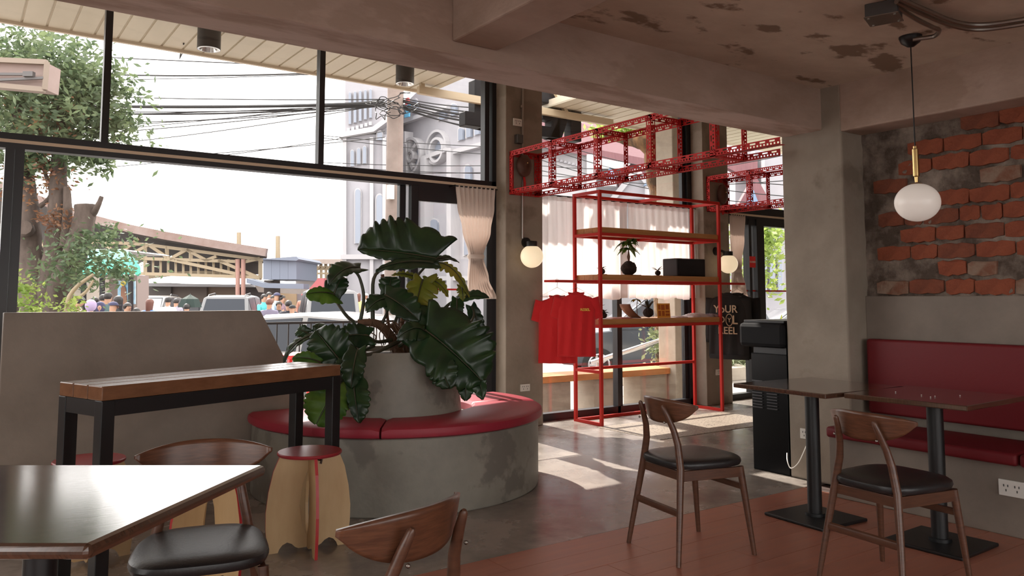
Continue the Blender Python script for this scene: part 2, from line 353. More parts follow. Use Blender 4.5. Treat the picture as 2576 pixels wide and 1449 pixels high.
MB().box(-3.5,.25,6.63,6.68,0,1.14).build('panel',mat('panel with painted pink reflection',(.42,.27,.24),.5),w1)  # opaque panel, tinted pink to stand in for a reflection in glass
MB().box(-3.5,.25,6.647,6.653,1.14,2.335).build('pane',M['glass'],w1)
d1=est('door_1',(3.95,YF,0),'sliding glass door panels stacked beside the column')
for x0,x1,y in ((3.39,3.455,6.68),(3.48,3.56,6.62),(4.33,4.40,6.62)): MB().box(x0,x1,y-.03,y+.03,0,2.335).build('door_stile',M['frame'],d1,bevel=.004)
MB().box(3.56,4.33,6.60,6.64,2.19,2.335).build('door_rail',M['frame'],d1); MB().box(3.56,4.33,6.60,6.64,0,.08).build('door_rail',M['frame'],d1)
MB().box(3.56,4.33,6.617,6.623,.08,2.19).build('pane',M['glass'],d1); MB().box(3.455,3.48,6.677,6.683,.08,2.3).build('pane',M['glass'],d1)
MB().box(3.56,4.33,6.611,6.6135,1.345,1.362).build('red_tape',M['red'],d1)
w2=est('window_2',(6.1,YF,0),'tall shelf window with black frame')
MB().box(4.91,7.34,6.60,6.70,0,.075).build('bottom_rail',M['frame'],w2)
MB().box(6.085,6.125,6.60,6.68,0,2.36).build('mullion',M['frame'],w2);MB().box(6.13,6.175,6.62,6.70,0,2.36).build('mullion',M['frame'],w2)
MB().box(4.91,4.935,6.60,6.70,0,3.76).build('jamb',M['frame'],w2)
MB().box(7.26,7.335,6.60,6.70,0,3.76).build('jamb',M['frame'],w2); MB().box(7.20,7.255,6.63,6.68,0,3.76).build('jamb',M['frame'],w2)
for a,b in ((4.935,6.085),(6.175,7.20)): MB().box(a,b,6.647,6.653,.075,2.36).build('pane',M['glass'],w2)
MB().box(4.935,7.20,6.647,6.653,2.36,3.76).build('pane',M['glass'],w2)
w3=est('door_2',(8.6,YF,0),'glass entrance door with black frame right of the column')
xa=onY(1902,650,YF).x; xb=onY(1912,650,YF).x
MB().box(7.80,10.5,6.60,6.70,0,.07).build('bottom_rail',M['frame'],w3)
MB().box(7.80,10.5,6.60,6.70,2.36,2.46).build('transom',M['frame'],w3); MB().box(7.80,10.5,6.59,6.70,2.335,2.358).build('transom_strip',M['cream_strip'],w3); MB().box(7.80,10.5,6.61,6.70,2.22,2.335).build('door_rail',M['frame'],w3)
MB().box(xa-.04,xb+.03,6.60,6.70,.07,2.3).build('door_stile',M['frame'],w3); MB().box(xa-.2,xa-.15,6.60,6.70,.07,2.3).build('door_stile',M['frame'],w3)
for a,b,c,d in ((7.8,xa-.2,.07,2.22),(xa-.15,xa-.04,.07,2.22),(xb+.03,10.5,.07,2.22),(7.8,10.5,2.46,3.76)): MB().box(a,b,6.647,6.653,c,d).build('pane',M['glass'],w3)
MB().box(7.8,10.5,6.64,6.6425,1.355,1.375).build('red_tape',M['red'],w3)
# ---- low wall with slanted end, round bench base, planter
lw=MB(); Yl=5.40
def lp(px,py): p=onY(px,py,Yl); return (p.x,Yl,p.z)
A=lp(10,787);B_=lp(655,782);C_=lp(712,893)
sl=(C_[0]-B_[0])/(B_[2]-C_[2]); zb=.42
lw.prism([(A[0],Yl,0),(A[0],Yl,A[2]),(B_[0],Yl,A[2]),(B_[0]+sl*(A[2]-zb),Yl,zb),(B_[0]+sl*(A[2]-zb),Yl,0)],(0,.12,0))
tag(lw.build('low_concrete_wall',M['conc_dark'],bevel=.004),'low grey concrete partition with a slanted end behind the bar table','low wall')
BC=V((2.61,5.10)); RB=.985
def arc_pts(r,a0,a1,n): return [(BC.x+r*math.cos(a0+(a1-a0)*i/n),BC.y+r*math.sin(a0+(a1-a0)*i/n)) for i in range(n+1)]
aend=math.asin((5.39-BC.y)/RB)
bp=arc_pts(RB,-PI-aend,aend,72)
bb=empty('round_bench',(BC.x,BC.y,0),'round grey cement bench around the planter with red cushions on top','bench')
MB().prism([(x,y,0) for x,y in bp],(0,0,.45)).build('bench_base',M['conc_bench'],bb,smooth=True,bevel=.008)
PC=V((2.47,4.95))
def sector(name,a0,a1,label,n=26,ri=.52,ro=RB+.03):
    """puffy ring segment cushion between the angles a0..a1"""
    g=.006; mb=MB(); prof=[(ri,.452),(ri,.50),(ri+.02,.522),((ri+ro)/2,.532),(ro-.03,.524),(ro-.006,.508),(ro,.485),(ro-.004,.462),(ro-.02,.452)]
    k=len(prof); vs=[]; fs=[]
    for j in range(n+1):
        t=a0+g+(a1-a0-2*g)*j/n; e=.012 if j in (0,n) else 0
        for r,z in prof:
            zz=z-e*(1 if z>.48 else 0); x=BC.x+r*math.cos(t); y=BC.y+r*math.sin(t)
            vs.append((x,min(y,5.385),zz))
    for j in range(n):
        for i in range(k): fs.append((j*k+i,(j+1)*k+i,(j+1)*k+(i+1)%k,j*k+(i+1)%k))
    fs.append(tuple(range(k))); fs.append(tuple(n*k+i for i in range(k)))
    mb.add(vs,fs); return tag(mb.build(name,M['wine'],smooth=True),label,'cushion','red cushions on the round bench')
aL=math.atan2(5.2-BC.y,-1); 
cuts=[-PI-.27, math.radians(-123), math.radians(-22), .27]
sector('bench_cushion',cuts[0],cuts[1],'red vinyl bench cushion left of the seam, under the hanging monstera leaf')
sector('bench_cushion',cuts[1],cuts[2],'long red vinyl cushion along the front of the round bench',40)
sector('bench_cushion',cuts[2],cuts[3],'red vinyl cushion at the right end of the round bench by the column')
pl=MB().lathe([(.0,.50),(.485,.50),(.475,.60),(.455,.80),(.44,.915),(.435,.922),(.405,.922),(.40,.88),(0,.88)],56,(PC.x,PC.y,0))
pt=empty('planter',(PC.x,PC.y,.452),'round grey cement planter rising from the round bench','planter')
pl.build('pot',M['conc_bench'],pt,smooth=True); MB().lathe([(.0,.883),(.2,.892),(.405,.885)],40,(PC.x,PC.y,0)).build('soil',M['soil'],pt,smooth=True)
# ---- banquette along the brick wall
bq=empty('wall_bench',(4.9,0,0),'cement bench base along the brick wall','bench')
MB().box(4.68,5.17,-3.5,3.085,0,.385).build('bench_base',M['conc_dark'],bq,bevel=.006)
def slab(name,x0,x1,y0,y1,z0,z1,m,label,cat,group=None,bev=.02):
    o=MB().box(x0,x1,y0,y1,z0,z1).build(name,m,bevel=bev); o.modifiers['bevel'].segments=4; o.data.polygons.foreach_set('use_smooth',[True]*len(o.data.polygons)); return tag(o,label,cat,group)
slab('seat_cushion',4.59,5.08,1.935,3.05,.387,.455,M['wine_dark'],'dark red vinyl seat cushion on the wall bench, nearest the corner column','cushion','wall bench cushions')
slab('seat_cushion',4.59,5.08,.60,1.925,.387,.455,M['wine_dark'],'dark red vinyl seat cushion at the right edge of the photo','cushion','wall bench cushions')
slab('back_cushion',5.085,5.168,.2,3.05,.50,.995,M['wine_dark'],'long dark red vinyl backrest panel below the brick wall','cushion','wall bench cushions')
# ---- outlets, conduits
def outlet(c,n,up,w=.115,h=.07,label='',k=2,mt='white'):
    c=V(c);n=V(n).normalized();up=V(up);a=up.cross(n); e=empty('wall_outlet',c,label,'outlet')
    MB().obox(c+n*.006,a*(w/2),up*(h/2),n*.006).build('face_plate',M[mt],e,bevel=.003)
    for i in range(k):
        x=(i-(k-1)/2)*w*.42
        for dx,dz in ((-.010,.012),(.010,.012),(0,-.012)): MB().obox(c+n*.0125+a*(x+dx)+up*dz,a*.0022,up*.006,n*.0012).build('slot',M['socket'],e)
    return e
outlet(onY(1320,975,6.43),(0,-1,0),(0,0,1),label='white double outlet low on the column beside the red cushion')
outlet(onX(2033,1092,XC),(-1,0,0),(0,0,1),label='white outlet on the corner column with a plugged-in white cord')
outlet(onX(2547,1229,4.68),(-1,0,0),(0,0,1),w=.13,h=.085,label='white double outlet on the bench front at the right edge')
outlet(onY(1806,936,6.42),(0,-1,0),(0,0,1),w=.09,label='white outlet on the column behind the shelf post',k=1)
oo=outlet(onY(1301,308,6.40),(0,-1,0),(0,0,1),w=.105,h=.075,label='cream outlet high on the column beside the conduit')
cd=empty('conduit',(4.6,6.41,1.9),'thin steel conduit running down the column to the globe sconce','conduit')
pts=[onY(1315,216,6.41),onY(1314,600,6.41)]
MB().tube(pts,.011,8).build('pipe',M['steel'],cd,smooth=True)
MB().obox(onY(1305,350,6.40),(.035,0,0),(0,0.03,0),(0,0,.045)).build('junction_box',M['steel_dark'],cd,bevel=.004)
MB().cyl(onY(1313,268,6.41)+V((0,0,-.012)),onY(1313,268,6.41)+V((0,0,.012)),.018,n=10).build('clamp',M['steel'],cd)
jb=empty('ceiling_junction_box',onZ(2225,30,ZC),'dark square junction box on the ceiling','junction box')
jc=onZ(2222,14,ZC); ja=V((.94,.34,0)); jn=V((-.34,.94,0))
MB().obox(jc-V((0,0,.035)),ja*.075,jn*.075,V((0,0,.034))).build('box',M['steel_dark'],jb,bevel=.004)
MB().obox(jc-V((0,0,.071)),ja*.079,jn*.079,V((0,0,.0025))).build('cover',M['steel'],jb)
for s in (-1,1):
    for q in (-1,1): MB().cyl(jc+ja*.06*s+jn*.06*q-V((0,0,.073)),jc+ja*.06*s+jn*.06*q-V((0,0,.079)),.006,n=8).build('screw',M['steel'],jb)
def ceilpipe(name,pix,label,r=.0125,z=ZC-.03):
    ctl=[onZ(x,y,z) for x,y in pix]; pts=[]
    for i in range(len(ctl)-1):
        a=ctl[max(i-1,0)];b=ctl[i];c=ctl[i+1];d=ctl[min(i+2,len(ctl)-1)]
        for k in range(8):
            t=k/8; pts.append(.5*((2*b)+(c-a)*t+(2*a-5*b+4*c-d)*t*t+(3*b-a-3*c+d)*t**3))
    pts.append(ctl[-1]); return tag(MB().tube(pts,r,8).build(name,M['steel'],smooth=True),label,'conduit','ceiling conduits')
ceilpipe('ceiling_conduit',[(2250,12),(2300,45),(2345,68),(2362,76),(2352,90),(2320,96),(2296,99)],'steel conduit bending from the junction box to the black pendant canopy')
ceilpipe('ceiling_conduit',[(2255,4),(2320,35),(2400,66),(2470,74),(2576,60),(2640,45)],'steel conduit sweeping from the junction box to the right edge, lower one')
ceilpipe('ceiling_conduit',[(2262,-4),(2330,26),(2400,54),(2470,62),(2576,48),(2640,33)],'steel conduit sweeping from the junction box to the right edge, upper one')
# ================================================================ furniture
def make_chair():
    t=empty('dining_chair',(0,0,0))
    def leg(pts,rs): MB().tube(pts,rs,10).build('leg',M['chair_wood'],t,smooth=True)
    for s in (-1,1):
        leg([(s*.212,-.232,0),(s*.185,-.20,.22),(s*.155,-.168,.44),(s*.132,-.165,.55),(s*.118,-.178,.62),(s*.104,-.205,.69),(s*.097,-.225,.735),(s*.096,-.228,.742)],[.0115,.0155,.0185,.0175,.016,.014,.011,.006])
        leg([(s*.218,.225,0),(s*.2,.195,.25),(s*.188,.172,.43)],[.0115,.0165,.0175])
        MB().bar((s*.158,-.165,.405),(s*.19,.172,.405),.018,.05).build('side_rail',M['chair_wood'],t,bevel=.003)
        MB().ball((s*.107,-.225,.66),.006,n=8,m=6).build('bolt',M['steel'],t,smooth=True)
    MB().tube([(-.183,-.198,.235),(0,-.198,.235),(.183,-.198,.235)],.0125,8,flat=1.5).build('rear_stretcher',M['chair_wood'],t,smooth=True)
    MB().bar((-.195,.185,.33),(.195,.185,.33),.016,.03).build('front_stretcher',M['chair_wood'],t,bevel=.003)
    MB().bar((-.15,-.165,.405),(.15,-.165,.405),.018,.045).build('rear_rail',M['chair_wood'],t,bevel=.003)
    # half-moon backrest, curved round the sitter
    def bk(u,v):
        x=(u-.5)*2; a=x*.62; w=.222
        top=.770-.026*abs(x)**2.4; bot=.770-.026-.098*max(0,1-abs(x)**2.6)**.75
        if abs(x)>.999: bot=top-.012
        z=bot+(top-bot)*v
        return (math.sin(a)/math.sin(.62)*w, -.20+.16*(1-math.cos(a))/(1-math.cos(.62))*.62 -.028*(z-.70)/.07*.5, z)
    MB().grid(30,8,bk).build('backrest',M['chair_back'],t,smooth=True,solid=.013)
    # padded seat
    def seat(r,z,k):
        vs=[]
        for i in range(40):
            a=2*PI*i/40; c=math.cos(a); s_=math.sin(a)
            x=abs(c)**.62*(1 if c>0 else -1)*.222*r; y=abs(s_)**.62*(1 if s_>0 else -1)*.222*r
            x*=(.86+.14*(y+.22)/.44)
            vs.append((x,y+.012,z))
        return vs
    rings=[seat(.90,.432,0),seat(.97,.437,0),seat(1,.452,0),seat(.985,.466,0),seat(.93,.475,0),seat(.7,.481,0),seat(.35,.4825,0)]
    mb=MB(); vs=[p for r in rings for p in r]+[(0,.012,.483)]; fs=[]
    for j in range(len(rings)-1):
        for i in range(40): fs.append((j*40+i,j*40+(i+1)%40,(j+1)*40+(i+1)%40,(j+1)*40+i))
    for i in range(40): fs.append((240+i,240+(i+1)%40,280))
    fs.append(tuple(range(40))[::-1]); mb.add(vs,fs); mb.build('seat',M['leather'],t,smooth=True)
    return t
ch0=make_chair()
CH=[((3.13,2.87),-10,'walnut chair with black leather seat standing between the windows and the first dining table'),
    ((3.497,2.005),-6,'walnut chair with black leather seat drawn up to the right-hand dining table'),
    ((.704,2.77),-105.7,'walnut chair facing the camera behind the table in the lower left corner'),
    ((.903,1.91),110,'walnut chair seen from behind at the bottom centre, only its backrest in view')]
for i,(c,a,l) in enumerate(CH):
    o=ch0 if i==0 else copy_tree(ch0)
    o.location=(c[0],c[1],0); o.rotation_euler.z=math.radians(a-90); tag(o,l,'chair','walnut dining chairs')
# pedestal tables by the bench
def ped_table(c,sx,sy,rz,label,bs=.2,bc=None):
    t=empty('pedestal_table',(c[0],c[1],0),label,'table','pedestal tables along the bench'); t.rotation_euler.z=rz
    BASE[t.name]=V((0,0,0)); bx,by=bc or (0,0)
    MB().box(-sx/2,sx/2,-sy/2,sy/2,.726,.752).build('table_top',M['table_wood'],t,bevel=.004)
    MB().cyl((bx,by,.02),(bx,by,.72),.04,n=24).build('column',M['blk'],t,smooth=True)
    MB().box(bx-.13,bx+.13,by-.13,by+.13,.712,.726).build('top_plate',M['blk'],t)
    MB().box(bx-bs,bx+bs,by-bs,by+bs,0,.018).build('base_plate',M['blk'],t,bevel=.006)
    MB().cyl((bx,by,.018),(bx,by,.035),.055,n=24).build('base_collar',M['blk'],t,smooth=True)
    return t
ped_table((4.265,2.875),.72,.66,math.radians(-4),'dark lacquered square table on a black pedestal beside the corner column',bc=(-.12,-.05))
ped_table((4.345,2.225),.67,.64,math.radians(1),'dark lacquered square table on a black pedestal at the right, crumbs on top',bc=(-.10,-.05),bs=.2)
for i,(px,py) in enumerate(((2415,996),(2253,987),(2318,995),(2341,1000),(2352,998))):
    p=onZ(px,py,.753); tag(MB().ball(p+V((0,0,.0025)),.004,.003,.0025,8,6).build('crumb',M['white']),('tiny white crumb farthest right on the right-hand table','tiny white crumb farthest left on the right-hand table','tiny white crumb in the middle of the right-hand table','tiny white crumb near the front of the right-hand table, left of a pair','tiny white crumb near the front of the right-hand table, right of a pair')[i],'crumb','crumbs on the right-hand table')
# trapezoid table in the lower left
zt=.752; q=[onZ(672,1168,zt),onZ(225,1371,zt)]; fd=(onZ(0,1168,zt)-q[0]).normalized(); w_=.95
far2=q[0]+fd*w_*1.1; near2=q[1]+fd*.55
nt_=empty('trapezoid_table',((q[0]+near2)/2).to_2d().to_3d(),'dark lacquered trapezoid table in the lower left corner','table')
MB().prism([(p.x,p.y,zt-.034) for p in (q[1],q[0],far2,near2)],(0,0,.034)).build('table_top',M['table_wood'],nt_,bevel=.014)
cc=onZ(80,1449,.4); ct=(q[0]+q[1]+far2+near2)/4
MB().cyl((ct.x,ct.y,.02),(ct.x,ct.y,zt-.034),.04,n=24).build('column',M['blk'],nt_,smooth=True)
MB().box(ct.x-.2,ct.x+.2,ct.y-.2,ct.y+.2,0,.018).build('base_plate',M['blk'],nt_,bevel=.006)
# bar table
P1=V((.526,3.71,0));P2=V((.30,4.0,0));P3=V((1.78,4.18,0)); eL=(P3-P1); eW=(P2-P1); L_=eL.length; W_=eW.length; eL.normalize(); eW=(eW-eL*eW.dot(eL)).normalized(); W_*=.97
bt=empty('bar_table',P1+eL*L_/2+eW*W_/2,'tall narrow bar table with three thick planks on a black steel frame','table')
for i in range(3):
    a=i*W_/3; MB().obox(P1+eL*(L_/2)+eW*(a+W_/6)+V((0,0,.872)),eL*(L_/2),eW*(W_/6-.003),V((0,0,.03))).build('plank',M['bartop'],bt,bevel=.004)
lt=.058
for i in (0,1):
    for j in (0,1):
        c=P1+eL*(lt/2+i*(L_-lt))+eW*(lt/2+j*(W_-lt)); MB().obox(c+V((0,0,.421)),eL*(lt/2),eW*(lt/2),V((0,0,.421))).build('leg',M['blk'],bt,bevel=.003)
for j in (0,1):
    c=P1+eL*L_/2+eW*(lt/2+j*(W_-lt)); MB().obox(c+V((0,0,.808)),eL*(L_/2-lt),eW*(lt/2*.9),V((0,0,.033))).build('long_rail',M['blk'],bt)
for i in (0,1):
    c=P1+eL*(lt/2+i*(L_-lt))+eW*W_/2; MB().obox(c+V((0,0,.808)),eL*(lt/2*.9),eW*(W_/2-lt),V((0,0,.033))).build('end_rail',M['blk'],bt)
# plywood stools
def make_stool():
    t=empty('plywood_stool',(0,0,0))
    half=[(.150,.472),(.180,.40),(.202,.30),(.213,.20),(.212,.12),(.198,.0),(.150,.0),(.143,.018),(.128,.036),(.105,.046),(.082,.036),(.066,.020),(.05,.012),(.008,.012),(.008,.07),(.034,.12),(.048,.22),(.034,.33),(.008,.40),(.008,.472)]
    for k in range(4):
        a=k*PI/2; d=V((math.cos(a),math.sin(a),0)); n=V((-math.sin(a),math.cos(a),0)); mb=MB()
        mb.prism([d*x+V((0,0,z))-n*.0075 for x,z in half],n*.015)
        m=len(half); mb.m=[0,0]+[1]*5+[0]*(m-5)
        mb.build('panel',[M['ply'],M['redpaint']],t)
    MB().lathe([(0,.473),(.158,.473),(.162,.478),(.162,.486),(.158,.490),(0,.490)],40).build('seat',mat('stool seat red' ,(.30,.022,.03),.35) if 'stool_seat' not in M else M['stool_seat'],t,smooth=True)
    MB().bar((-.07,.045,.443),(.0,.045,.443),.003,.03).build('bracket',M['steel'],t); MB().tube([(.03,-.03,.452),(.05,-.05,.445),(.045,-.055,.43)],.007,6).build('clip',M['steel'],t,smooth=True)
    return t
s0=make_stool()
for i,(x,y,a,l) in enumerate(((1.535,3.985,-9.5,'plywood stool with red round seat in front of the round bench'),(1.00,3.80,24,'plywood stool with red seat hidden behind the walnut chair on the left'),(.58,4.40,5,'plywood stool under the left end of the bar table, only its red seat showing'))):
    o=s0 if i==0 else copy_tree(s0); o.location=(x,y,0); o.rotation_euler.z=math.radians(a); tag(o,l,'stool','plywood stools at the bar table')
# ---------------------------------------------------------------- red display shelf
X0,X1,Y0,Y1,ZT=5.335,7.14,6.03,6.43,2.37
sh=empty('display_shelf',((X0+X1)/2,(Y0+Y1)/2,0),'tall red steel display shelf with three wooden boards in front of the window','shelf')
w=.03
for x in (X0,X1):
    for y in (Y0,Y1): MB().box(x-w/2,x+w/2,y-w/2,y+w/2,0,ZT).build('post',M['red'],sh)
def hb(p,q,name='rail',h=.03): MB().bar(p,q,.026,h).build(name,M['red'],sh)
for z in (ZT-.015,1.92,1.438,.985):
    hb((X0,Y0,z),(X1,Y0,z)); hb((X0,Y1,z),(X1,Y1,z)); hb((X0,Y0,z),(X0,Y1,z)); hb((X1,Y0,z),(X1,Y1,z)); hb((6.27,Y0,z),(6.27,Y1,z),'cross_rail')
hb((X0,Y1,.53),(X1,Y1,.53)); hb((X0,Y0,.53),(X0,Y1,.53))
hb((X0,Y0,.015),(X0,Y1,.015)); hb((X1,Y0,.015),(X1,Y1,.015)); hb((X0,Y1,.015),(X1,Y1,.015))
for z in (1.937,1.455,1.002):
    for k in range(3):
        a=Y0-.005+k*(Y1-Y0+.01)/3; MB().box(X0+.017,X1-.017,a+.0015,a+(Y1-Y0+.01)/3-.0015,z,z+.055).build('board',M['shelfwood'],sh,bevel=.002)
ra=4.80; rbx=7.66
MB().bar((ra,6.08,1.438),(X0-.01,6.08,1.438),.022).build('clothes_rail',M['red'],sh); MB().bar((ra,6.24,1.438),(X0-.01,6.24,1.438),.022).build('clothes_rail',M['red'],sh); MB().bar((ra,6.07,1.438),(ra,6.25,1.438),.022).build('clothes_rail_end',M['red'],sh); MB().bar((X1+.01,6.10,1.438),(rbx,6.10,1.438),.026).build('clothes_rail',M['red'],sh)
# ---------------------------------------------------------------- slotted-angle hanging racks
def flange(mb,p,d,L,t):
    """perforated strip along d from p, width along t"""
    def q(s0,s1,t0,t1): mb.add([p+d*s0+t*t0,p+d*s1+t*t0,p+d*s1+t*t1,p+d*s0+t*t1],[(0,1,2,3)])
    for a,b in ((0,.009),(.022,.029),(.041,.050)): q(0,L,a,b)
    def holes(a,b,pitch,hole):
        n=max(1,int(L/pitch)); s=(L-n*pitch)/2; q(0,s+(pitch-hole)/2,a,b)
        for i in range(n):
            e=s+i*pitch+(pitch+hole)/2; nx=s+(i+1)*pitch+(pitch-hole)/2 if i<n-1 else L; q(e,nx,a,b)
    holes(.009,.022,.028,.014); holes(.029,.041,.08,.046)
def angle_bar(par,p,q,t1,t2,name='angle_bar'):
    p=V(p);q=V(q);d=(q-p);L=d.length;d/=L; mb=MB(); flange(mb,p,d,L,V(t1)); flange(mb,p,d,L,V(t2)); return mb.build(name,M['red_rack'],par,solid=.0025)
def rack(x0,x1,ya,yb,z0,z1,posts,label,yl=None):
    e=empty('hanging_rack',((x0+x1)/2,(ya+yb)/2,z0),label,'rack','red slotted steel racks')
    for x,s in ((x0,1),(x1,-1)):
        angle_bar(e,(x,onX(1963,370,x).y if yl else yb,z0),(x,ya,z0),(0,0,1),(s,0,0)); angle_bar(e,(x,yb,z1),(x,ya,z1),(0,0,-1),(s,0,0))
    for y in [ya]+posts:
        for x,s in ((x0,1),(x1,-1)): angle_bar(e,(x,y,z0),(x,y,z1),(0,-1 if y==ya else 1,0),(s,0,0),'post')
        for z,s in ((z0,1),(z1,-1)): angle_bar(e,(x0,y,z),(x1,y,z),(0,-1 if y==ya else 1,0),(0,0,s),'cross_bar')
    return e
pa=[onX(px,420,4.49).y for px in (1388,1503,1638,1800)]
rack(4.49,4.85,6.42,3.62,2.30,2.735,pa,'long red perforated steel rack hanging from the globe lamp column towards the beam',yl=onX(1963,352,4.49).y)
for y in (4.6,5.55):  # drop hangers to the ceiling
    pass
yr=[onX(px,480,7.39).y for px in (1887,1985)]
rack(7.39,7.75,6.41,4.0,2.31,2.735,yr,'red perforated steel rack hanging from the column next to the door')
for x,y,lab in ((5.9,4.75,0),):
    pass
dr=empty('rack_hanger',(4.49,4.72,2.735),'pair of red perforated uprights between the hanging rack and the high ceiling','rack upright')
py_=onX(1795,340,4.49).y
angle_bar(dr,(4.49,py_,2.737),(4.49,py_,3.76),(0,1,0),(1,0,0),'upright'); angle_bar(dr,(4.85,py_,2.737),(4.85,py_,3.76),(0,1,0),(-1,0,0),'upright')
# brown discs on the columns behind the racks
def disc(c,label,rx,rz):
    e=empty('wall_fan',c,label,'wall lamp'); c=V(c)
    mb=MB(); n=28
    ring=lambda k,dy:[c+V((math.cos(2*PI*i/n)*rx*k,dy,math.sin(2*PI*i/n)*rz*k)) for i in range(n)]
    rs=[ring(.75,0),ring(1,-.02),ring(.97,-.05),ring(.7,-.075),ring(.3,-.085)]
    vs=[p for r in rs for p in r]; fs=[(j*n+i,j*n+(i+1)%n,(j+1)*n+(i+1)%n,(j+1)*n+i) for j in range(4) for i in range(n)]+[tuple(4*n+i for i in range(n))]
    mb.add(vs,fs); mb.build('shade',M['browndisc'],e,smooth=True)
    MB().ball(c+V((0,-.09,.02)),.008,n=8,m=6).build('knob',M['brass'],e,smooth=True)
    MB().tube([c+V((0,-.03,-rz)),c+V((.01,-.03,-rz-.06)),c+V((.015,-.02,-rz-.12))],.012,8).build('cable',M['red_rack'],e,smooth=True)
M['browndisc']=mat('terracotta brown lacquer',(.085,.035,.022),.5)
disc(onY(1314,418,6.40),'dark brown disc lamp on the column inside the long hanging rack',.085,.115)
disc(onY(1812,490,6.39),'dark brown disc lamp on the column inside the short hanging rack by the door',.075,.125)
# ---------------------------------------------------------------- lamps
def sconce(px,py,gx,gy,Yw,label):
    b=onY(px,py,Yw); e=empty('globe_sconce',b,label,'wall lamp','globe wall lamps')
    MB().cyl(b,b+V((0,-.025,0)),.052,.048,24).build('back_plate',M['blk'],e,smooth=True)
    g=onY(gx,gy,Yw-.17); g=V((b.x+ (g.x-b.x),g.y,g.z)); r=.113
    MB().tube([b+V((0,-.02,0)),b+V((.02,-.08,0)),g+V((0,0,.125))],.016,10).build('arm',M['blk'],e,smooth=True)
    MB().lathe([(0,.15),(.052,.15),(.056,.145),(.056,.098),(.05,.095)],24,g).build('cap',M['blk'],e,smooth=True)
    MB().ball(g,r,n=32,m=20).build('globe',M['globe_warm'],e,smooth=True); return e
sconce(1322,610,1338,645,6.43,'glowing opal globe sconce on the column left of the red shelf')
sconce(1800,632,1832,664,6.42,'glowing opal globe sconce on the column right of the red shelf')
pc=V((4.40,2.30,ZC)); pe=empty('pendant_lamp',pc-V((0,0,.9)),'white opal globe pendant with brass stem in front of the brick wall','pendant lamp')
pt_=onZ(2290,92,ZC); pc=V((pt_.x,pt_.y,ZC))
def pz(py,px=2296): return onX(px,py,pc.x).z
MB().lathe([(0,-.062),(.02,-.058),(.05,-.035),(.06,-.008),(.06,0),(0,0)],28,pc).build('canopy',M['blk'],pe,smooth=True)
MB().cyl(pc-V((0,0,.05)),(pc.x,pc.y,pz(368)),.0035,n=8).build('cord',M['blk'],pe)
zb0=pz(460); MB().lathe([(.0,pz(368)),(.011,pz(369)),(.011,pz(375)),(.017,pz(377)),(.017,zb0+.035),(.011,zb0+.03),(.009,zb0),(0,zb0)],20,(pc.x,pc.y,0)).build('stem',M['brass'],pe,smooth=True)
zt_,zb_=pz(463),pz(558); gz=(zt_+zb_)/2; gr=.1175
MB().lathe([(0,zt_),(.03,zt_),(.034,zt_-.008)],20,(pc.x,pc.y,0)).build('holder',M['brass'],pe,smooth=True)
gz=pz(511); MB().ball((pc.x,pc.y,zt_-.106),gr,gr,.106,36,22).build('globe',M['globe'],pe,smooth=True)
# ---------------------------------------------------------------- black drinks machine behind the column
me_=empty('drinks_machine',(5.2,3.75,0),'tall black drinks machine seen from behind beside the corner column','machine')
mx0=4.955
M['mblk']=mat('glossy black machine panel',(.004,.004,.0045),.3,spec=.18)
MB().box(mx0,5.5,3.585,3.90,0,.86).build('body',M['mblk'],me_,bevel=.006)
MB().box(mx0+.02,5.45,3.60,3.89,.86,.95).build('neck',M['blk'],me_)
hm=MB().box(4.92,5.46,3.585,3.985,.905,1.085).build('head_cover',mat('soft black cover',(.006,.006,.007),.6,spec=.15),me_,bevel=.03); 
MB().box(mx0,5.45,3.6,3.96,1.085,1.105).build('lid',M['blk'],me_,bevel=.004)
for y in (3.845,3.715):
    for k in range(10): MB().bar((mx0-.004,y-.045,.46+k*.0215),(mx0-.004,y+.045,.46+k*.0215),.010,.008).build('vent_louvre',mat('louvre',(.05,.05,.055),.3) if 'louv' not in M else M['louv'],me_)
# white cord
pts=[onX(2037,1096,XC-.02),onX(2025,1130,XC-.06),onX(2008,1165,XC-.10),onX(1990,1178,XC-.12),onX(1981,1160,XC-.10),onX(1980,1140,XC-.04)]
cp=[]
for i in range(len(pts)-1):
    a=pts[max(i-1,0)];b=pts[i];c=pts[i+1];d=pts[min(i+2,len(pts)-1)]
    for k in range(6): t=k/6; cp.append(.5*((2*b)+(c-a)*t+(2*a-5*b+4*c-d)*t*t+(3*b-a-3*c+d)*t**3))
pc_=empty('power_cord',pts[0],'white power cord looping from the corner column outlet to the machine','cord')
MB().tube(cp+[pts[-1]],.004,6).build('cable',M['white'],pc_,smooth=True); MB().obox(pts[0],(.014,0,0),(0,.012,0),(0,0,.01)).build('plug',M['steel_dark'],pc_,bevel=.003)
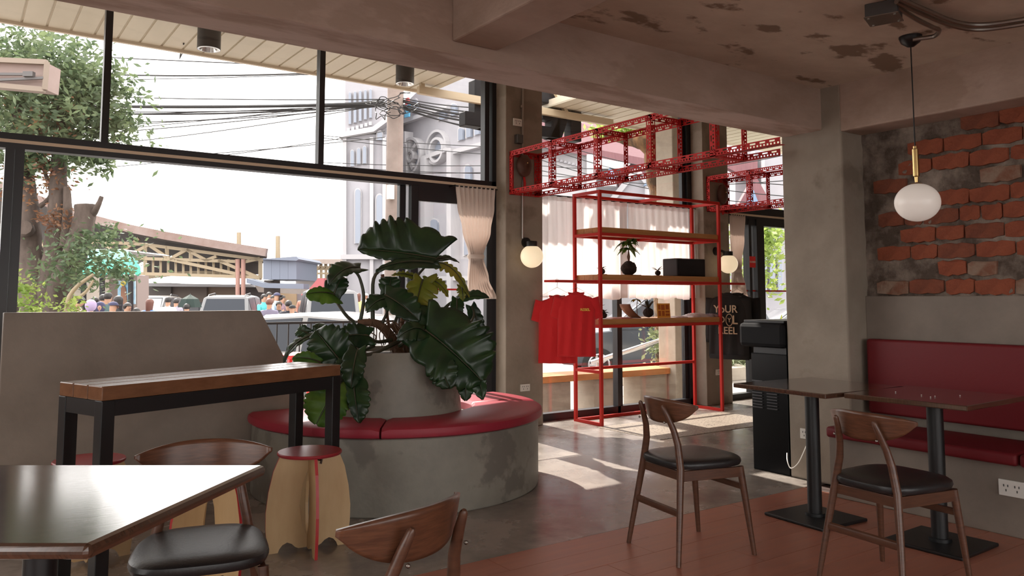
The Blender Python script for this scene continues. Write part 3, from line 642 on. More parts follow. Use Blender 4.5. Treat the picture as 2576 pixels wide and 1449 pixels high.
# ---------------------------------------------------------------- garments
def garment(name,c,yaw,wid,length,col,label,long=False,txt=None):
    """hanging shirt, shoulders centred at c (top), plane normal rotated by yaw from -x"""
    e=empty(name,c,label,'shirt' if not long else 'sweatshirt'); BASE[e.name]=V((0,0,0)); e.rotation_euler.z=yaw
    # local: x = width, -y = front, z = 0 at shoulder point
    def body(u,v):
        a=2*PI*u; z=-length*v; wv=wid/2*(.80+.20*min(1,v*3.2)) if v<.30 else wid/2*(1-.03*math.sin(v*3))
        if v<.08: wv=wid/2*(.36+.44*(v/.08))
        th=.018+.030*min(1,v*3)+.012*math.sin(v*5)
        sx=math.cos(a); fold=.010*math.sin(sx*11+v*3)*min(1,v*2)
        z2=z-(.0 if v>.08 else .0)-.035*abs(sx)**2*(1-min(1,v/.1))
        return (wv*sx, th*math.sin(a)+fold, z2)
    MB().grid(44,26,body).build('body',col,e,smooth=True,solid=.003)
    for s in (-1,1):
        sl=.52 if long else .21; ang=.10 if long else .30
        def sleeve(u,v,s=s):
            a=2*PI*u; r=(.072-.02*v) if not long else (.078-.036*v); 
            base=V((s*(wid/2*.86),0,-.075-.02)); d=V((s*math.sin(ang),0.03*v,-math.cos(ang))); n=V((math.cos(ang)*s,0,math.sin(ang)))
            return base+d*(sl*v-.03)+n*(r*math.cos(a)*.9)+V((0,1,0))*(r*.38*math.sin(a)+.004*math.sin(v*14))
        MB().grid(20,12,sleeve).build('sleeve',col,e,smooth=True,solid=.003)
    MB().tube([(.075*math.cos(t),.022*math.sin(t)-.004,-.012-.03*(1 if math.sin(t)<0 else .2)*abs(math.sin(t))) for t in [2*PI*i/20 for i in range(21)]],.008,6,cap=False).build('collar',col,e,smooth=True)
    if long: MB().tube([(wid/2*.97*math.cos(t),.046*math.sin(t),-length) for t in [2*PI*i/28 for i in range(29)]],.010,6,cap=False,flat=3).build('waistband',col,e,smooth=True)
    return e
def hanger(c,yaw,label):
    e=empty('wire_hanger',c,label,'hanger','wire hangers on the clothes rail'); BASE[e.name]=V((0,0,0)); e.rotation_euler.z=yaw
    MB().tube([(-.008,0,.118),(-.014,0,.13),(-.006,0,.144),(.008,0,.142),(.012,0,.128),(.004,0,.105),(0,0,.09),(0,0,.06),(-.17,0,-.03),(.17,0,-.03),(0,0,.06)],.0022,5).build('wire',M['steel_dark'],e,smooth=True)
    return e
yaw=-PI/2
GR='red shirts on the clothes rail'; 
for x,l,dz in ((4.945,'plain red cotton T-shirt, the rear one hanging left of the shelf',-.015),(5.06,'red cotton T-shirt with small yellow chest lettering, the front one left of the shelf',0)):
    hanger((x,6.08 if not dz else 6.24,1.318),yaw+.9,'black wire hanger holding the '+('rear plain' if dz else 'front lettered')+' red T-shirt')
    g=garment('t_shirt',(x,6.08 if not dz else 6.24,1.335+dz*2),yaw+.9,.385,.64 if not dz else .68,M['redcloth'],l); g['group']=GR
    if not dz:
        lettering('REBEL',.036,(.085,-.062,-.19),(1,0,0),(0,0,1),M['yellow'],g)
for x,l,f in ((7.36,'black sweatshirt half hidden behind the right shelf post',0),(7.53,'black sweatshirt with cream slogan print on its back, right of the shelf',1)):
    hanger((x,6.10,1.318),yaw+.22,'black wire hanger holding the '+('printed' if f else 'half hidden')+' black sweatshirt')
    g=garment('sweatshirt',(x,6.10,1.335),yaw+.22,.50,.74,M['blkcloth'],l,True); g['group']='black sweatshirts on the clothes rail'
    yy=-.064
    for t,sz,zz,xx in (('YoUR',.12,-.23,.0),('CO',.10,-.345,-.085),('L',.14,-.36,.115),('REEL',.115,-.475,.02)):
        lettering(t,sz,(xx,yy,zz),(1,0,0),(0,0,1),M['print'],g)
    MB().tube([(.045+.042*math.cos(t),yy,-.315+.068*math.sin(t)) for t in [2*PI*i/22 for i in range(23)]],.005,5,cap=False).build('print_ring',M['print'],g); lettering('Y',.07,(.045,yy,-.34),(1,0,0),(0,0,1),M['print'],g)
# ---------------------------------------------------------------- things on the shelf
def blades(mb,c,n,L,wd,seed,droop=.4,rise=.9,twist=0):
    rr=random.Random(seed)
    for i in range(n):
        a=2*PI*i/n+rr.uniform(-.4,.4); l=L*rr.uniform(.7,1.1); d=V((math.cos(a),math.sin(a),0)); sd=V((-math.sin(a),math.cos(a),0)); pts=[]
        el=rr.uniform(.35,1)*rise
        k=6
        for j in range(k+1):
            t=j/k; p=V(c)+d*(l*t*math.cos(el))+V((0,0,l*(t*math.sin(el)-droop*t*t))); ww=wd*math.sin(PI*min(.98,t*.8+.16))
            pts+= [p-sd*ww,p+V((0,0,-ww*.4)),p+sd*ww]
        mb.add(pts,[(j*3+q,j*3+q+1,j*3+q+4,j*3+q+3) for j in range(k) for q in (0,1)])
def kokedama(px,py,z,Y,r,n,L,wd,seed,label,lm='leafd',h=0,droop=.4,rise=1.0,plate=True):
    p=onY(px,py,Y); c=V((p.x,Y,z)); e=empty('moss_ball_plant',c,label,'plant','moss ball plants on the shelf')
    if plate: MB().box(c.x-r*1.25,c.x+r*1.25,c.y-r*.9,c.y+r*.9,z,z+.008).build('plate',M['darkwood'],e)
    mb=MB().ball(c+V((0,0,.008+r*.85)),r,r,r*.88,18,12)
    rr=random.Random(seed)
    for v in mb.v: v += (v-(c+V((0,0,r)))).normalized()*rr.uniform(-.06,.06)*r
    mb.build('moss_ball',M['moss'],e,smooth=True)
    top=c+V((0,0,.008+r*1.65+h))
    if h: 
        for k in range(3): MB().tube([c+V((0,0,r*1.6)),c+V((.012*math.cos(k*2.1),.012*math.sin(k*2.1),r*1.6+h*.5)),top],[.008,.007,.005],6).build('trunk',M['stake'],e,smooth=True)
    b=MB(); blades(b,top,n,L,wd,seed,droop,rise)
    if h: blades(b,top+V((0,0,.05)),n,L*.9,wd,seed+1,droop,1.3); blades(b,top+V((.03,-.02,.09)),n-2,L*.8,wd,seed+2,droop*1.2,1.2); blades(b,top+V((-.04,.0,.07)),n-2,L*.8,wd,seed+3,droop*1.4,1.0)
    b.build('leaves',M[lm],e,smooth=True,solid=.0015); return e
M['moss']=mat('dark moss',(.02,.016,.014),.95,c2=(.05,.035,.03),scale=40,bump=.8); M['darkwood']=mat('dark wood saucer',(.10,.045,.02),.6)
M['leafd']=leafmat('dusky leaf',(.03,.032,.02),(.07,.06,.03),.2,.5,30)
s2=1.51; s3=1.057
kokedama(1515,690,s2,6.16,.032,7,.07,.008,1,'small dark moss ball plant at the left end of the middle board')
kokedama(1582,685,s2,6.20,.085,11,.17,.024,2,'leafy money tree in a large moss ball on the middle board','leafg',h=.13,droop=.75,rise=.9)
kokedama(1655,690,s2,6.18,.032,6,.09,.008,3,'small moss ball plant with long curling leaves beside the speaker',droop=.25)
kokedama(1519,797,s3,6.14,.034,9,.08,.008,5,'small spiky moss ball plant next to the front left shelf post',plate=False)
kokedama(1490,797,s3,6.24,.06,10,.20,.015,6,'spiky bromeliad half hidden behind the red T-shirt',droop=.2,plate=False)
kokedama(1631,797,s3,6.16,.058,11,.15,.013,7,'spiky pineapple-like moss ball plant in the middle of the lowest board',droop=.15,rise=1.35,plate=False)
c=onY(1731,690,6.16); spk=empty('speaker_box',(c.x,6.2,s2),'plain black box speaker at the right end of the middle board','speaker')
MB().box(c.x-.26,c.x+.20,6.08,6.30,s2,s2+.20).build('body',M['spk'] if 'spk' in M else mat('black speaker vinyl',(.022,.021,.026),.6),spk,bevel=.01); MB().box(c.x-.24,c.x+.18,6.073,6.08,s2+.015,s2+.185).build('grille',mat('speaker grille',(.014,.013,.016),.9,bump=.3,scale=300),spk)
# brown curved holder, sprig, orange card, papers, bags
c=onY(1590,797,6.15); a=MB().grid(4,12,lambda u,v:(c.x-.105+.16*v**1.5+.0*u,6.07+.16*u,s3+.15-.148*v**.9)); tag(a.build('curved_card',mat('brown leather card',(.20,.085,.045),.5),smooth=True,solid=.006),'curved brown leather card standing on the lowest board','card')
c=onY(1607,797,6.2); sp=empty('leaf_sprig',(c.x,6.22,s3),'thin sprig with a yellow leaf rising from the lowest board','plant')
MB().tube([(c.x,6.22,s3),(c.x-.01,6.22,s3+.12),(c.x-.005,6.21,s3+.2),(c.x-.04,6.2,s3+.21)],.004,6).build('stem',M['stake'],sp,smooth=True); b=MB(); blades(b,(c.x-.04,6.2,s3+.2),4,.09,.022,9,.7,.4); b.build('leaves',M['leafy'],sp,solid=.001)
c=onY(1668,797,6.12); oc=empty('orange_card',(c.x,6.12,s3),'orange printed card leaning on the lowest board','card'); tz=.155;
lean=V((.0,.06,.998)).normalized(); cu=V((1,0,0)); o_=V((c.x-.005,6.10,s3+.001))
MB().obox(o_+lean*(tz/2),cu*.098,lean*(tz/2),cu.cross(lean)*.002).build('card',mat('orange card',(.95,.45,.06),.6),oc)
dk=mat('orange print',(.55,.13,.02),.6)
for i,(a,b,c1,d) in enumerate(((-.085,-.05,.09,.14),(-.04,.015,.085,.14),(.03,.08,.09,.14),(-.085,-.045,.02,.075),(-.03,.01,.02,.075),(.025,.085,.055,.075),(.025,.085,.02,.045))):
    MB().obox(o_+cu*((a+b)/2)+lean*((c1+d)/2)-V((0,.003,0)),cu*((b-a)/2),lean*((d-c1)/2),V((0,.0005,0))).build('print_block',dk,oc)
def bag(px,z,Y,L,D,h,m,label,seed):
    c=onY(px,797,Y); rr=random.Random(seed); g=MB().grid(18,10,lambda u,v:(c.x-L/2+L*u,Y-D/2+D*v,z+h*(4*u*(1-u))**.35*(4*v*(1-v))**.35*(.75+.25*math.sin(u*17+v*9+seed)))); g.add([(c.x-L/2,Y-D/2,z),(c.x+L/2,Y-D/2,z),(c.x+L/2,Y+D/2,z),(c.x-L/2,Y+D/2,z)],[(0,1,2,3)])
    return tag(g.build('garment_bag',m,smooth=True),label,'bag','flat bags on the lowest board')
bm1=mat('clear plastic bag over cloth',(.62,.58,.60),.25,c2=(.42,.40,.45),scale=14,bump=.5); bm2=mat('grey plastic bag',(.20,.18,.22),.25,c2=(.30,.27,.33),scale=14,bump=.5); bm3=mat('pinkish plastic packet',(.62,.30,.26),.3,c2=(.45,.12,.10),scale=14)
bag(1750,s3,6.17,.30,.22,.05,bm1,'clear plastic garment bag, pale, on the lowest board',1); bag(1787,s3,6.15,.2,.2,.04,bm2,'grey plastic garment bag at the right end of the lowest board',2); bag(1553,s3,6.13,.34,.16,.018,bm3,'flat pinkish packet at the left of the lowest board',3); bag(1705,s3,6.12,.2,.15,.02,bm1,'small pale flat packet beside the orange card',4)
# ---------------------------------------------------------------- curtains
def pleat(x0,x1,Y,z0,z1,folds,amp,name,m,label,seed):
    rr=random.Random(seed); ph=[rr.uniform(-.5,.5) for _ in range(folds+2)]
    def fn(u,v):
        k=u*folds; i=int(k); a=k*2*PI+ph[i]*(1-(k-i))+ph[i+1]*(k-i)
        return (x0+(x1-x0)*u+.006*math.sin(a*2+v*3), Y+amp*math.sin(a)*(.55+.45*(1-v))+.004*math.sin(v*6+k), z0+(z1-z0)*v+(.012*math.sin(k*2.1) if v==0 else 0))
    e=empty(name,((x0+x1)/2,Y,z0),label,'curtain','curtains'); MB().grid(folds*10,16,fn).build('cloth',m,e,smooth=True,solid=.0012)
    MB().grid(folds*10,1,lambda u,v:V(fn(u,1))+V((0,-.004,-.05+.05*v))).build('heading',m,e,smooth=True)
    return e
gap=onY(1580,600,6.53).x
zc0=onY(1600,752,6.53).z; zc1=onY(1365,490,6.53).z
pleat(4.93,gap-.01,6.53,zc0,zc1,10,.026,'sheer_curtain',M['sheer'],'sheer white pleated curtain behind the left half of the red shelf',1)
pleat(gap+.01,7.30,6.53,zc0,zc1,10,.026,'sheer_curtain',M['sheer'],'sheer white pleated curtain behind the right half of the red shelf',2)
rod=empty('curtain_rod',(6.1,6.54,zc1),'thin dark curtain rod above the sheer curtains','curtain rod'); MB().cyl((4.92,6.54,zc1+.005),(7.33,6.54,zc1+.005),.008,n=8).build('rod',M['blk'],rod)
def tied(pxs,Y,name,label,folds,seed):
    """pxs: list of (y, xleft, xright) in picture pixels measured on the plane Y"""
    rows=[(onY((a+b)/2,y,Y).z,onY(a,y,Y).x,onY(b,y,Y).x) for y,a,b in pxs]; n=len(rows)-1
    def fn(u,v):
        t=v*n; i=min(int(t),n-1); f=t-i; f=f*f*(3-2*f)
        z=rows[i][0]*(1-(t-i))+rows[i+1][0]*(t-i); a=rows[i][1]*(1-f)+rows[i+1][1]*f; b=rows[i][2]*(1-f)+rows[i+1][2]*f
        wd=abs(b-a); return (a+(b-a)*u, Y-.03+(.012+.07*max(0,.32-wd)+.012*v)*math.sin(u*folds*2*PI+math.sin(v*5+seed)), z)
    e=empty(name,V((rows[0][1],Y,rows[-1][0])),label,'curtain','curtains'); MB().grid(folds*10,40,fn).build('cloth',M['curtain'],e,smooth=True,solid=.0015)
    k=min(range(n+1),key=lambda i:rows[i][2]-rows[i][1]); z,a,b=rows[k]
    MB().tube([((a+b)/2+(abs(b-a)/2+.012)*math.cos(t),Y-.03+.05*math.sin(t),z) for t in [2*PI*i/20 for i in range(21)]],.012,6,cap=False,flat=1.8).build('tie',M['curtain'],e,smooth=True)
    MB().cyl((rows[0][1]-.02,Y-.03,rows[0][0]-.005),(rows[0][2]+.02,Y-.03,rows[0][0]-.005),.006,n=8).build('rod',M['blk'],e); MB().bar((rows[0][1]-.01,Y-.03,rows[0][0]),(rows[0][1]-.01,6.61,rows[0][0]),.014).build('rod_bracket',M['blk'],e)
    return e
tied([(472,1144,1243),(520,1148,1241),(580,1160,1230),(646,1178,1208),(700,1174,1222),(752,1174,1243)],6.52,'tied_curtain','cream linen curtain tied in the middle beside the left column',9,1)
tied([(541,1832,1870),(600,1834,1866),(660,1836,1858),(682,1840,1856),(720,1838,1868),(770,1836,1882)],6.55,'tied_curtain','cream linen curtain tied back beside the glass door',7,2)
# ---------------------------------------------------------------- closed sign
c=onY(1893,659,6.60); cs=empty('closed_sign',c-V((0,0,.07)),'small red CLOSED sign hanging in the glass door','sign')
MB().obox(c,(.058,0,0),(0,.003,0),(0,0,.072)).build('board',mat('red sign board',(.75,.03,.03),.5),cs); lettering('CLOSED',.031,c+V((0,-.0045,-.01)),(1,0,0),(0,0,1),M['white'],cs,extr=.001)
for s in (-1,1): MB().tube([c+V((s*.05,0,.072)),c+V((0,0,.17))],.0015,5).build('string',M['steel_dark'],cs)
# ================================================================ monstera in the planter
mo=empty('monstera',(PC.x,PC.y,.885),'large potted monstera with split dark green leaves in the round planter','plant')
def cvec(r,u,f): return (R*r+U*u+F*f).normalized()
def leaf(par,b,t,wp,wm,n,m,bend=.05,lobes=6,seed=0,fold=.25,bd=5.4,td=5.35,ruf=.07,cut=.22):
    B=Pd(b[0],b[1],bd); T=Pd(t[0],t[1],td); n=cvec(*n); d=(T-B); L=d.length; dn=d/L; n=(n-dn*n.dot(dn)).normalized(); S=dn.cross(n)
    if S.dot(UP)+.5*S.dot(R)<0: S=-S
    rr=random.Random(seed); mb=MB()
    def mid(tt): return B+d*tt+n*(bend*4*tt*(1-tt))-V((0,0,1))*(abs(bend)*.6*tt*tt)
    def wprof(tt): return max(.015,math.sin(PI*min(.995,.16+.84*tt))**.6*(1-.22*tt))
    NT=lobes*7; NS=9
    for s,W in ((1,wp),(-1,wm)):
        ph=rr.uniform(0,6); amp=[rr.uniform(.6,1.25) for _ in range(lobes+2)]
        def fn(u,v,s=s,W=W,ph=ph,amp=amp):
            k=u*lobes+.35; fr=k-int(k); notch=(1-math.sin(PI*fr)**.55)*amp[int(k)]*cut
            e=1-notch*max(0,1-u*.2); wv=W*1.12*wprof(u)*e*v
            back=-1.15*max(0,.22-u)/.22
            p=mid(u)+dn*(wv*(.42+back))+S*(s*wv*(1-.12*max(0,.2-u)/.2))
            p+=n*(fold*wv*.8-fold*.7*W*v**3+ruf*W*v*math.sin(u*lobes*2*PI*.5+ph)+.035*W*math.sin(fr*PI)*v*(1.2-v))
            return p
        mb.grid(NT,NS,fn)
    o=mb.build('leaf',m,par,smooth=True,solid=.0018)
    mr=MB().tube([mid(i/8)+n*.004 for i in range(9)],[.006*(1-.8*i/8) for i in range(9)],6); mr.build('midrib',M['stem'],o,smooth=True)
    return o
G,Yw,Lg=M['leaf'],M['leafy'],M['leafg']
LV=[((1096,650),(900,622),.25,.075,(0,.30,-1),G,.02,8,5.35,5.30),
 ((1090,662),(945,672),.05,.09,(0,.8,-.6),G,.03,6,5.3,5.2),
 ((1000,660),(1095,640),.06,.07,(0,.6,-.8),G,.03,5,5.45,5.4),
 ((906,676),(828,704),.10,.075,(-.2,.6,-.8),G,.05,5,5.4,5.25),
 ((842,742),(770,736),.05,.10,(-.1,.5,-.9),Lg,.02,4,5.35,5.2),
 ((838,745),(862,690),.07,.09,(.2,.3,-.9),G,.02,4,5.35,5.4),
 ((968,742),(1055,800),.11,.09,(.1,.4,-.9),G,.03,5,5.3,5.2),
 ((980,740),(985,692),.07,.08,(0,.2,-1),G,.02,4,5.35,5.4),
 ((975,752),(922,775),.07,.07,(-.2,.4,-.9),G,.03,4,5.3,5.2),
 ((1064,704),(1046,775),.13,.10,(0,.2,-1),Yw,.03,5,5.4,5.3),
 ((1066,706),(1128,735),.05,.06,(0,.7,-.7),Yw,.05,6,5.45,5.45),
 ((1050,700),(985,688),.035,.03,(0,.7,-.7),Yw,.02,5,5.5,5.5),
 ((1072,668),(1182,722),.035,.08,(.2,.7,-.6),Yw,.10,8,5.5,5.4),
 ((1075,665),(1155,652),.04,.045,(.1,.8,-.5),G,.04,5,5.55,5.6),
 ((1160,720),(1165,752),.03,.04,(.2,.2,-1),Yw,.02,4,5.45,5.4),
 ((1152,755),(1230,742),.05,.04,(.1,.6,-.8),G,.03,4,5.5,5.45),
 ((1150,752),(1150,795),.05,.05,(0,.2,-1),G,.02,4,5.45,5.4),
 ((1185,770),(1212,840),.05,.05,(.2,.1,-1),G,.02,5,5.55,5.55),
 ((1072,832),(1212,948),.27,.22,(.05,.35,-1),G,.04,7,5.15,5.0),
 ((1066,832),(1000,838),.06,.10,(-.2,.5,-.9),G,.05,5,5.15,5.05),
 ((1076,828),(1080,762),.06,.09,(.1,.2,-1),G,.02,4,5.2,5.3),
 ((1100,905),(1130,970),.10,.09,(0,.15,-1),G,.02,5,5.05,4.95),
 ((1168,930),(1172,1003),.06,.06,(.2,.1,-1),G,.02,5,5.05,4.98),
 ((1190,905),(1215,1000),.05,.07,(.3,.1,-1),G,.02,5,5.1,5.0),
 ((1200,870),(1222,925),.04,.05,(.3,.2,-1),G,.02,4,5.15,5.1),
 ((868,922),(795,822),.14,.13,(-.1,.35,-1),G,.04,6,5.0,5.0),
 ((800,850),(805,808),.05,.04,(0,.2,-1),G,.02,3,5.1,5.15),
 ((928,845),(848,842),.08,.09,(-.05,.3,-1),G,.03,5,5.2,5.1),
 ((795,842),(712,905),.04,.05,(-.3,.7,-.5),G,.04,7,5.05,4.95),
 ((775,838),(748,825),.04,.05,(-.2,.3,-1),G,.02,3,5.1,5.1),
 ((806,912),(736,893),.045,.06,(-.1,.4,-.9),Lg,.03,4,4.95,4.9),
 ((880,905),(850,935),.05,.06,(-.1,.4,-.9),G,.03,4,4.9,4.85),
 ((900,880),(884,968),.07,.08,(0,.1,-1),G,.03,5,4.85,4.75),
 ((888,950),(902,1058),.09,.05,(.1,.05,-1),G,.02,6,4.8,4.7),
 ((858,962),(796,1062),.13,.14,(-.05,.1,-1),Lg,.02,7,4.8,4.68),
 ((850,968),(862,1040),.06,.05,(0,.1,-1),G,.02,5,4.82,4.75)]
for i,(b,t,wp,wm,n,m,bend,lb,bd,td) in enumerate(LV): leaf(mo,b,t,wp,wm,n,m,bend,lb+1,i*3+1,.22,bd,td,cut=.62 if m is Yw else .24)
def stem(pix,r,m='stem',name='stem'):
    pts=[Pd(x,y,d) for x,y,d in pix]; out=[]
    for i in range(len(pts)-1):
        a=pts[max(i-1,0)];b=pts[i];c=pts[i+1];d=pts[min(i+2,len(pts)-1)]
        for k in range(5): t=k/5; out.append(.5*((2*b)+(c-a)*t+(2*a-5*b+4*c-d)*t*t+(3*b-a-3*c+d)*t**3))
    out.append(pts[-1]); n=len(out); MB().tube(out,[r*(1-.4*i/n) for i in range(n)],8).build(name,M[m],mo,smooth=True)
for px,r in (([(1010,905,5.45),(985,850,5.45),(950,815,5.42),(900,812,5.4)],.040),([(1030,905,5.5),(1020,860,5.5),(985,815,5.45)],.035)): stem(px,r,'root','trunk')
for px,r in (([(938,820,5.42),(938,760,5.42),(945,690,5.4),(1010,655,5.37)],.016),([(892,812,5.4),(868,790,5.38),(838,745,5.35)],.014),([(905,815,5.4),(915,750,5.4),(905,700,5.4),(890,680,5.38)],.014),
  ([(1020,740,5.45),(1045,700,5.48),(1075,665,5.5)],.012),([(990,820,5.45),(1015,760,5.45),(1050,710,5.45)],.012),([(1050,880,5.35),(1100,800,5.45),(1130,765,5.5),(1155,754,5.5)],.015),
  ([(1005,870,5.35),(1040,845,5.25),(1072,832,5.15)],.015),([(1000,860,5.4),(960,880,5.2),(925,892,5.0),(900,885,4.9)],.016),([(985,855,5.4),(950,860,5.3),(928,848,5.22)],.014),([(940,870,5.3),(900,890,5.1),(868,920,5.0)],.013),
  ([(900,885,4.9),(870,900,4.85),(858,960,4.8)],.011),([(870,860,5.1),(835,850,5.05),(795,842,5.05)],.010),([(960,815,5.42),(975,780,5.4),(972,745,5.32)],.012),([(1100,870,5.2),(1150,850,5.3),(1190,800,5.5),(1187,770,5.55)],.010)): stem(px,r)
stem([(962,690,5.43),(975,800,5.45),(992,900,5.48)],.013,'stake','stake'); stem([(1012,800,5.5),(1008,905,5.5)],.016,'stake','stake')
rr=random.Random(3)
for i in range(16):
    x=rr.uniform(880,1040); y=rr.uniform(800,845); stem([(x,y,5.42),(x+rr.uniform(-25,25),y+rr.uniform(10,35),5.38),(x+rr.uniform(-40,40),y+rr.uniform(30,70),5.4)],.0045,'root','aerial_root')
# ================================================================ outside: ground, soffit, sign
M['pave']=mat('pale sidewalk paving',(.27,.245,.22),.8,c2=(.34,.31,.28),scale=2,bump=.1,bscale=25)
M['road']=mat('grey road',(.19,.18,.175),.85,c2=(.24,.23,.225),scale=1.2,bump=.1,bscale=20)
M['soffit']=mat('cream soffit panel',(.50,.455,.355),.5,c2=(.56,.51,.405),scale=3,stretch=(1,.2,1))
M['fascia']=mat('cream fascia',(.6,.53,.42),.5)
M['signblk']=mat('black sign letter',(.010,.010,.012),.5,spec=.12)
M['creamsteel']=mat('cream painted steel',(.48,.385,.26),.5)
st('ground_sidewalk',MB().box(-12,22,6.72,10.3,-.4,-.09),M['pave'],'pale paved sidewalk outside the windows')
st('ground_road',MB().box(-90,140,10.3,160,-.6,-.42),M['road'],'wide grey street and plaza outside')
st('ground_rear',MB().box(-60,60,-60,-4.15,-.5,-.05).box(-60,-3.65,-4.15,6.7,-.5,-.05),M['road'],'paved ground behind the building')
so=est('soffit_roof',(2,7.5,3.8),'cream panelled roof soffit above the windows')
for xa,xb in ((-6.4,4.72),(6.35,14)):
    MB().box(xa,xb,6.76,8.42,3.815,3.9).build('backing',M['fascia'],so); MB().box(xa,xb,8.40,8.44,3.77,3.92).build('fascia_strip',M['fascia'],so)
    x=xa
    while x<xb-.05:
        a=min(x+.2,xb); MB().add([(x+.004,6.76,3.80),(a-.02,6.76,3.80),(a-.004,6.76,3.813),(x+.004,8.40,3.80),(a-.02,8.40,3.80),(a-.004,8.40,3.813),(x+.004,6.76,3.82),(a-.004,6.76,3.82),(x+.004,8.4,3.82),(a-.004,8.4,3.82)],[(0,3,4,1),(1,4,5,2),(0,1,2,7,6),(3,8,9,5,4),(0,6,8,3),(2,5,9,7),(6,7,9,8)]).build('soffit_panel',M['soffit'],so); x=a
for i,(px,py) in enumerate(((527,72),(1019,166))):
    c=onZ(px,py,3.80); r=.105 if i==0 else .10; e=empty('soffit_downlight',c-V((0,0,.22)),'black cylinder downlight under the soffit, '+('left one' if i==0 else 'right one near the church tower'),'downlight','soffit downlights')
    MB().lathe([(0,0),(r,0),(r,-.20),(r-.004,-.20)],28,c).build('housing',M['blk'],e,smooth=True); MB().lathe([(r-.003,-.201),(r-.02,-.203),(r-.03,-.17),(.03,-.06),(0,-.06)],28,c).build('reflector',mat('chrome reflector',(.8,.8,.78),.2,1) if 'chr' not in M else M['chr'],e,smooth=True)
# loose wire loop under the soffit
p=[onZ(462,110,3.79),Pd(455,128,8.6),Pd(452,148,8.6),Pd(460,130,8.6)]; tag(MB().tube(p,.008,6).build('wire_loop',M['blk'],smooth=True),'short black wire loop dangling from the soffit edge','wire')
# sign: letters seen from behind, on a cream steel bar
ys=8.25; zr=onY(1280,272,ys).z
sg=empty('sign_letters',(6.0,ys,zr),'row of large black sign letters on a cream steel bar, seen from behind','sign')
xl=onY(1040,225,ys).x; xr=onY(1525,318,ys).x
MB().bar((xl,ys-.12,zr),(xr,ys-.12,zr),.06,.09).build('support_bar',M['creamsteel'],sg); MB().bar((xl+.05,ys-.12,zr),(xl+.05,ys-.12,zr+.25),.05).build('support_post',M['creamsteel'],sg); MB().bar((xr-.8,ys-.12,zr),(xr-1.1,ys-.12,zr+.42),.05).build('brace',M['creamsteel'],sg)
MB().bar((5.9,ys-.1,zr-.5),(5.9,ys-.1,zr),.05).build('support_post',M['creamsteel'],sg)
def letter(polys,x,h,wd,name):   # polys in unit letter space seen from outside; mirrored because seen from behind
    mb=MB()
    for P in polys: mb.prism([(x+(1-px_)*wd,ys-.08,zl0+pz_*h) for px_,pz_ in P],(0,.16,0))
    mb.build('letter',M['signblk'],sg,bevel=.012)
zl0=onY(1150,315,ys).z; hl=onY(1160,197,ys).z-zl0
Lp=[[(0,0),(.62,0),(.62,.30),(.36,.30),(.36,1),(0,1)]]
Ep=[[(0,0),(.8,0),(.8,.24),(.36,.24),(.36,.38),(.7,.38),(.7,.62),(.36,.62),(.36,.76),(.8,.76),(.8,1),(0,1)]]
def arcp(cx,cz,rx,rz,a0,a1,n=10): return [(cx+rx*math.cos(a0+(a1-a0)*i/n),cz+rz*math.sin(a0+(a1-a0)*i/n)) for i in range(n+1)]
Rp=[[(0,0),(.30,0),(.30,1),(0,1)],[(.30,.42),(.30,.60)]+arcp(.40,.71,.18,.11,-PI/2,PI/2)+[(.30,.82),(.30,1)]+arcp(.45,.70,.40,.30,PI/2,-PI/2)[0:]+[(.40,.42)],[(.42,.45),(.62,.48),(.90,0),(.56,0),(.38,.40)]]
Bp=[[(0,0),(.32,0),(.32,1),(0,1)],[(.32,.78)]+arcp(.42,.74,.40,.26,PI/2,-PI/2)+[(.32,.70)],[(.32,.25)]+arcp(.44,.27,.46,.27,PI/2,-PI/2)+[(.32,.2)]]
xL=onY(1127,300,ys).x
for P,x,wd in ((Lp,xL,.53),(Ep,xL+.36,.42),(Bp,xL+.83,.42),(Ep,xL+1.28,.42)): letter(P,x,hl,wd,'letter')
letter(Rp,onY(1368,300,ys).x-.03,hl*1.08,.62,'letter')
# porch: outside bench with concrete blocks, pillar, handrail, railing
ob=empty('porch_bench',(6.4,8.6,0),'long orange-brown wooden bench on concrete blocks outside the shelf window','bench')
yb0=7.25; q0=onY(1345,945,yb0); q1=onY(1700,925,yb0)
MB().box(q0.x-.6,q1.x,yb0,yb0+.40,.30,.375).build('seat',mat('orange wood',(.50,.20,.06),.5,c2=(.62,.28,.10),scale=4,stretch=(.6,8,4)),ob,bevel=.004)
for px0,px1 in ((1365,1436),(1495,1560),(1612,1680)):
    a=onY(px0,1000,yb0+.04).x; b=onY(px1,1000,yb0+.04).x; MB().box(a,b,yb0+.04,yb0+.36,-.09,.298).build('block',M['conc_pale'],ob,bevel=.01)
pq=onZ(1698,1030,0); pq2=onZ(1735,1030,0)
def outcol(px0,px1,Y,label):
    a=onY(px0,900,Y).x; b=onY(px1,900,Y).x; tag(MB().box(a,b,Y,Y+.3,-.09,3.8).build('porch_column',M['conc_pale'],bevel=.01),label,'column')
outcol(1700,1730,7.15,'concrete porch column outside the right edge of the shelf window')
hr=empty('handrail',(8.0,9.5,0),'slanted shiny steel handrail outside the shelf window','handrail')
a=Pd(1562,888,11.6); b=Pd(1712,840,11.6); MB().tube([a-(b-a)*.5,b+(b-a)*.2],.035,12).build('rail',mat('polished steel',(.7,.7,.72),.2,1),hr,smooth=True)
for p in (a-(b-a)*.4,b+(b-a)*.1): MB().tube([p,V((p.x,p.y,-.09))],.025,10).build('post',mat('polished steel post',(.6,.6,.62),.25,1),hr,smooth=True)
ra_=empty('porch_railing',(3,10.1,0),'thin black metal railing at the edge of the sidewalk','railing')
yr_=10.05; 
for z in (.52,.95): MB().bar((-2.0,yr_,z),(6.6,yr_,z),.03,.03).build('rail',M['blk'],ra_)
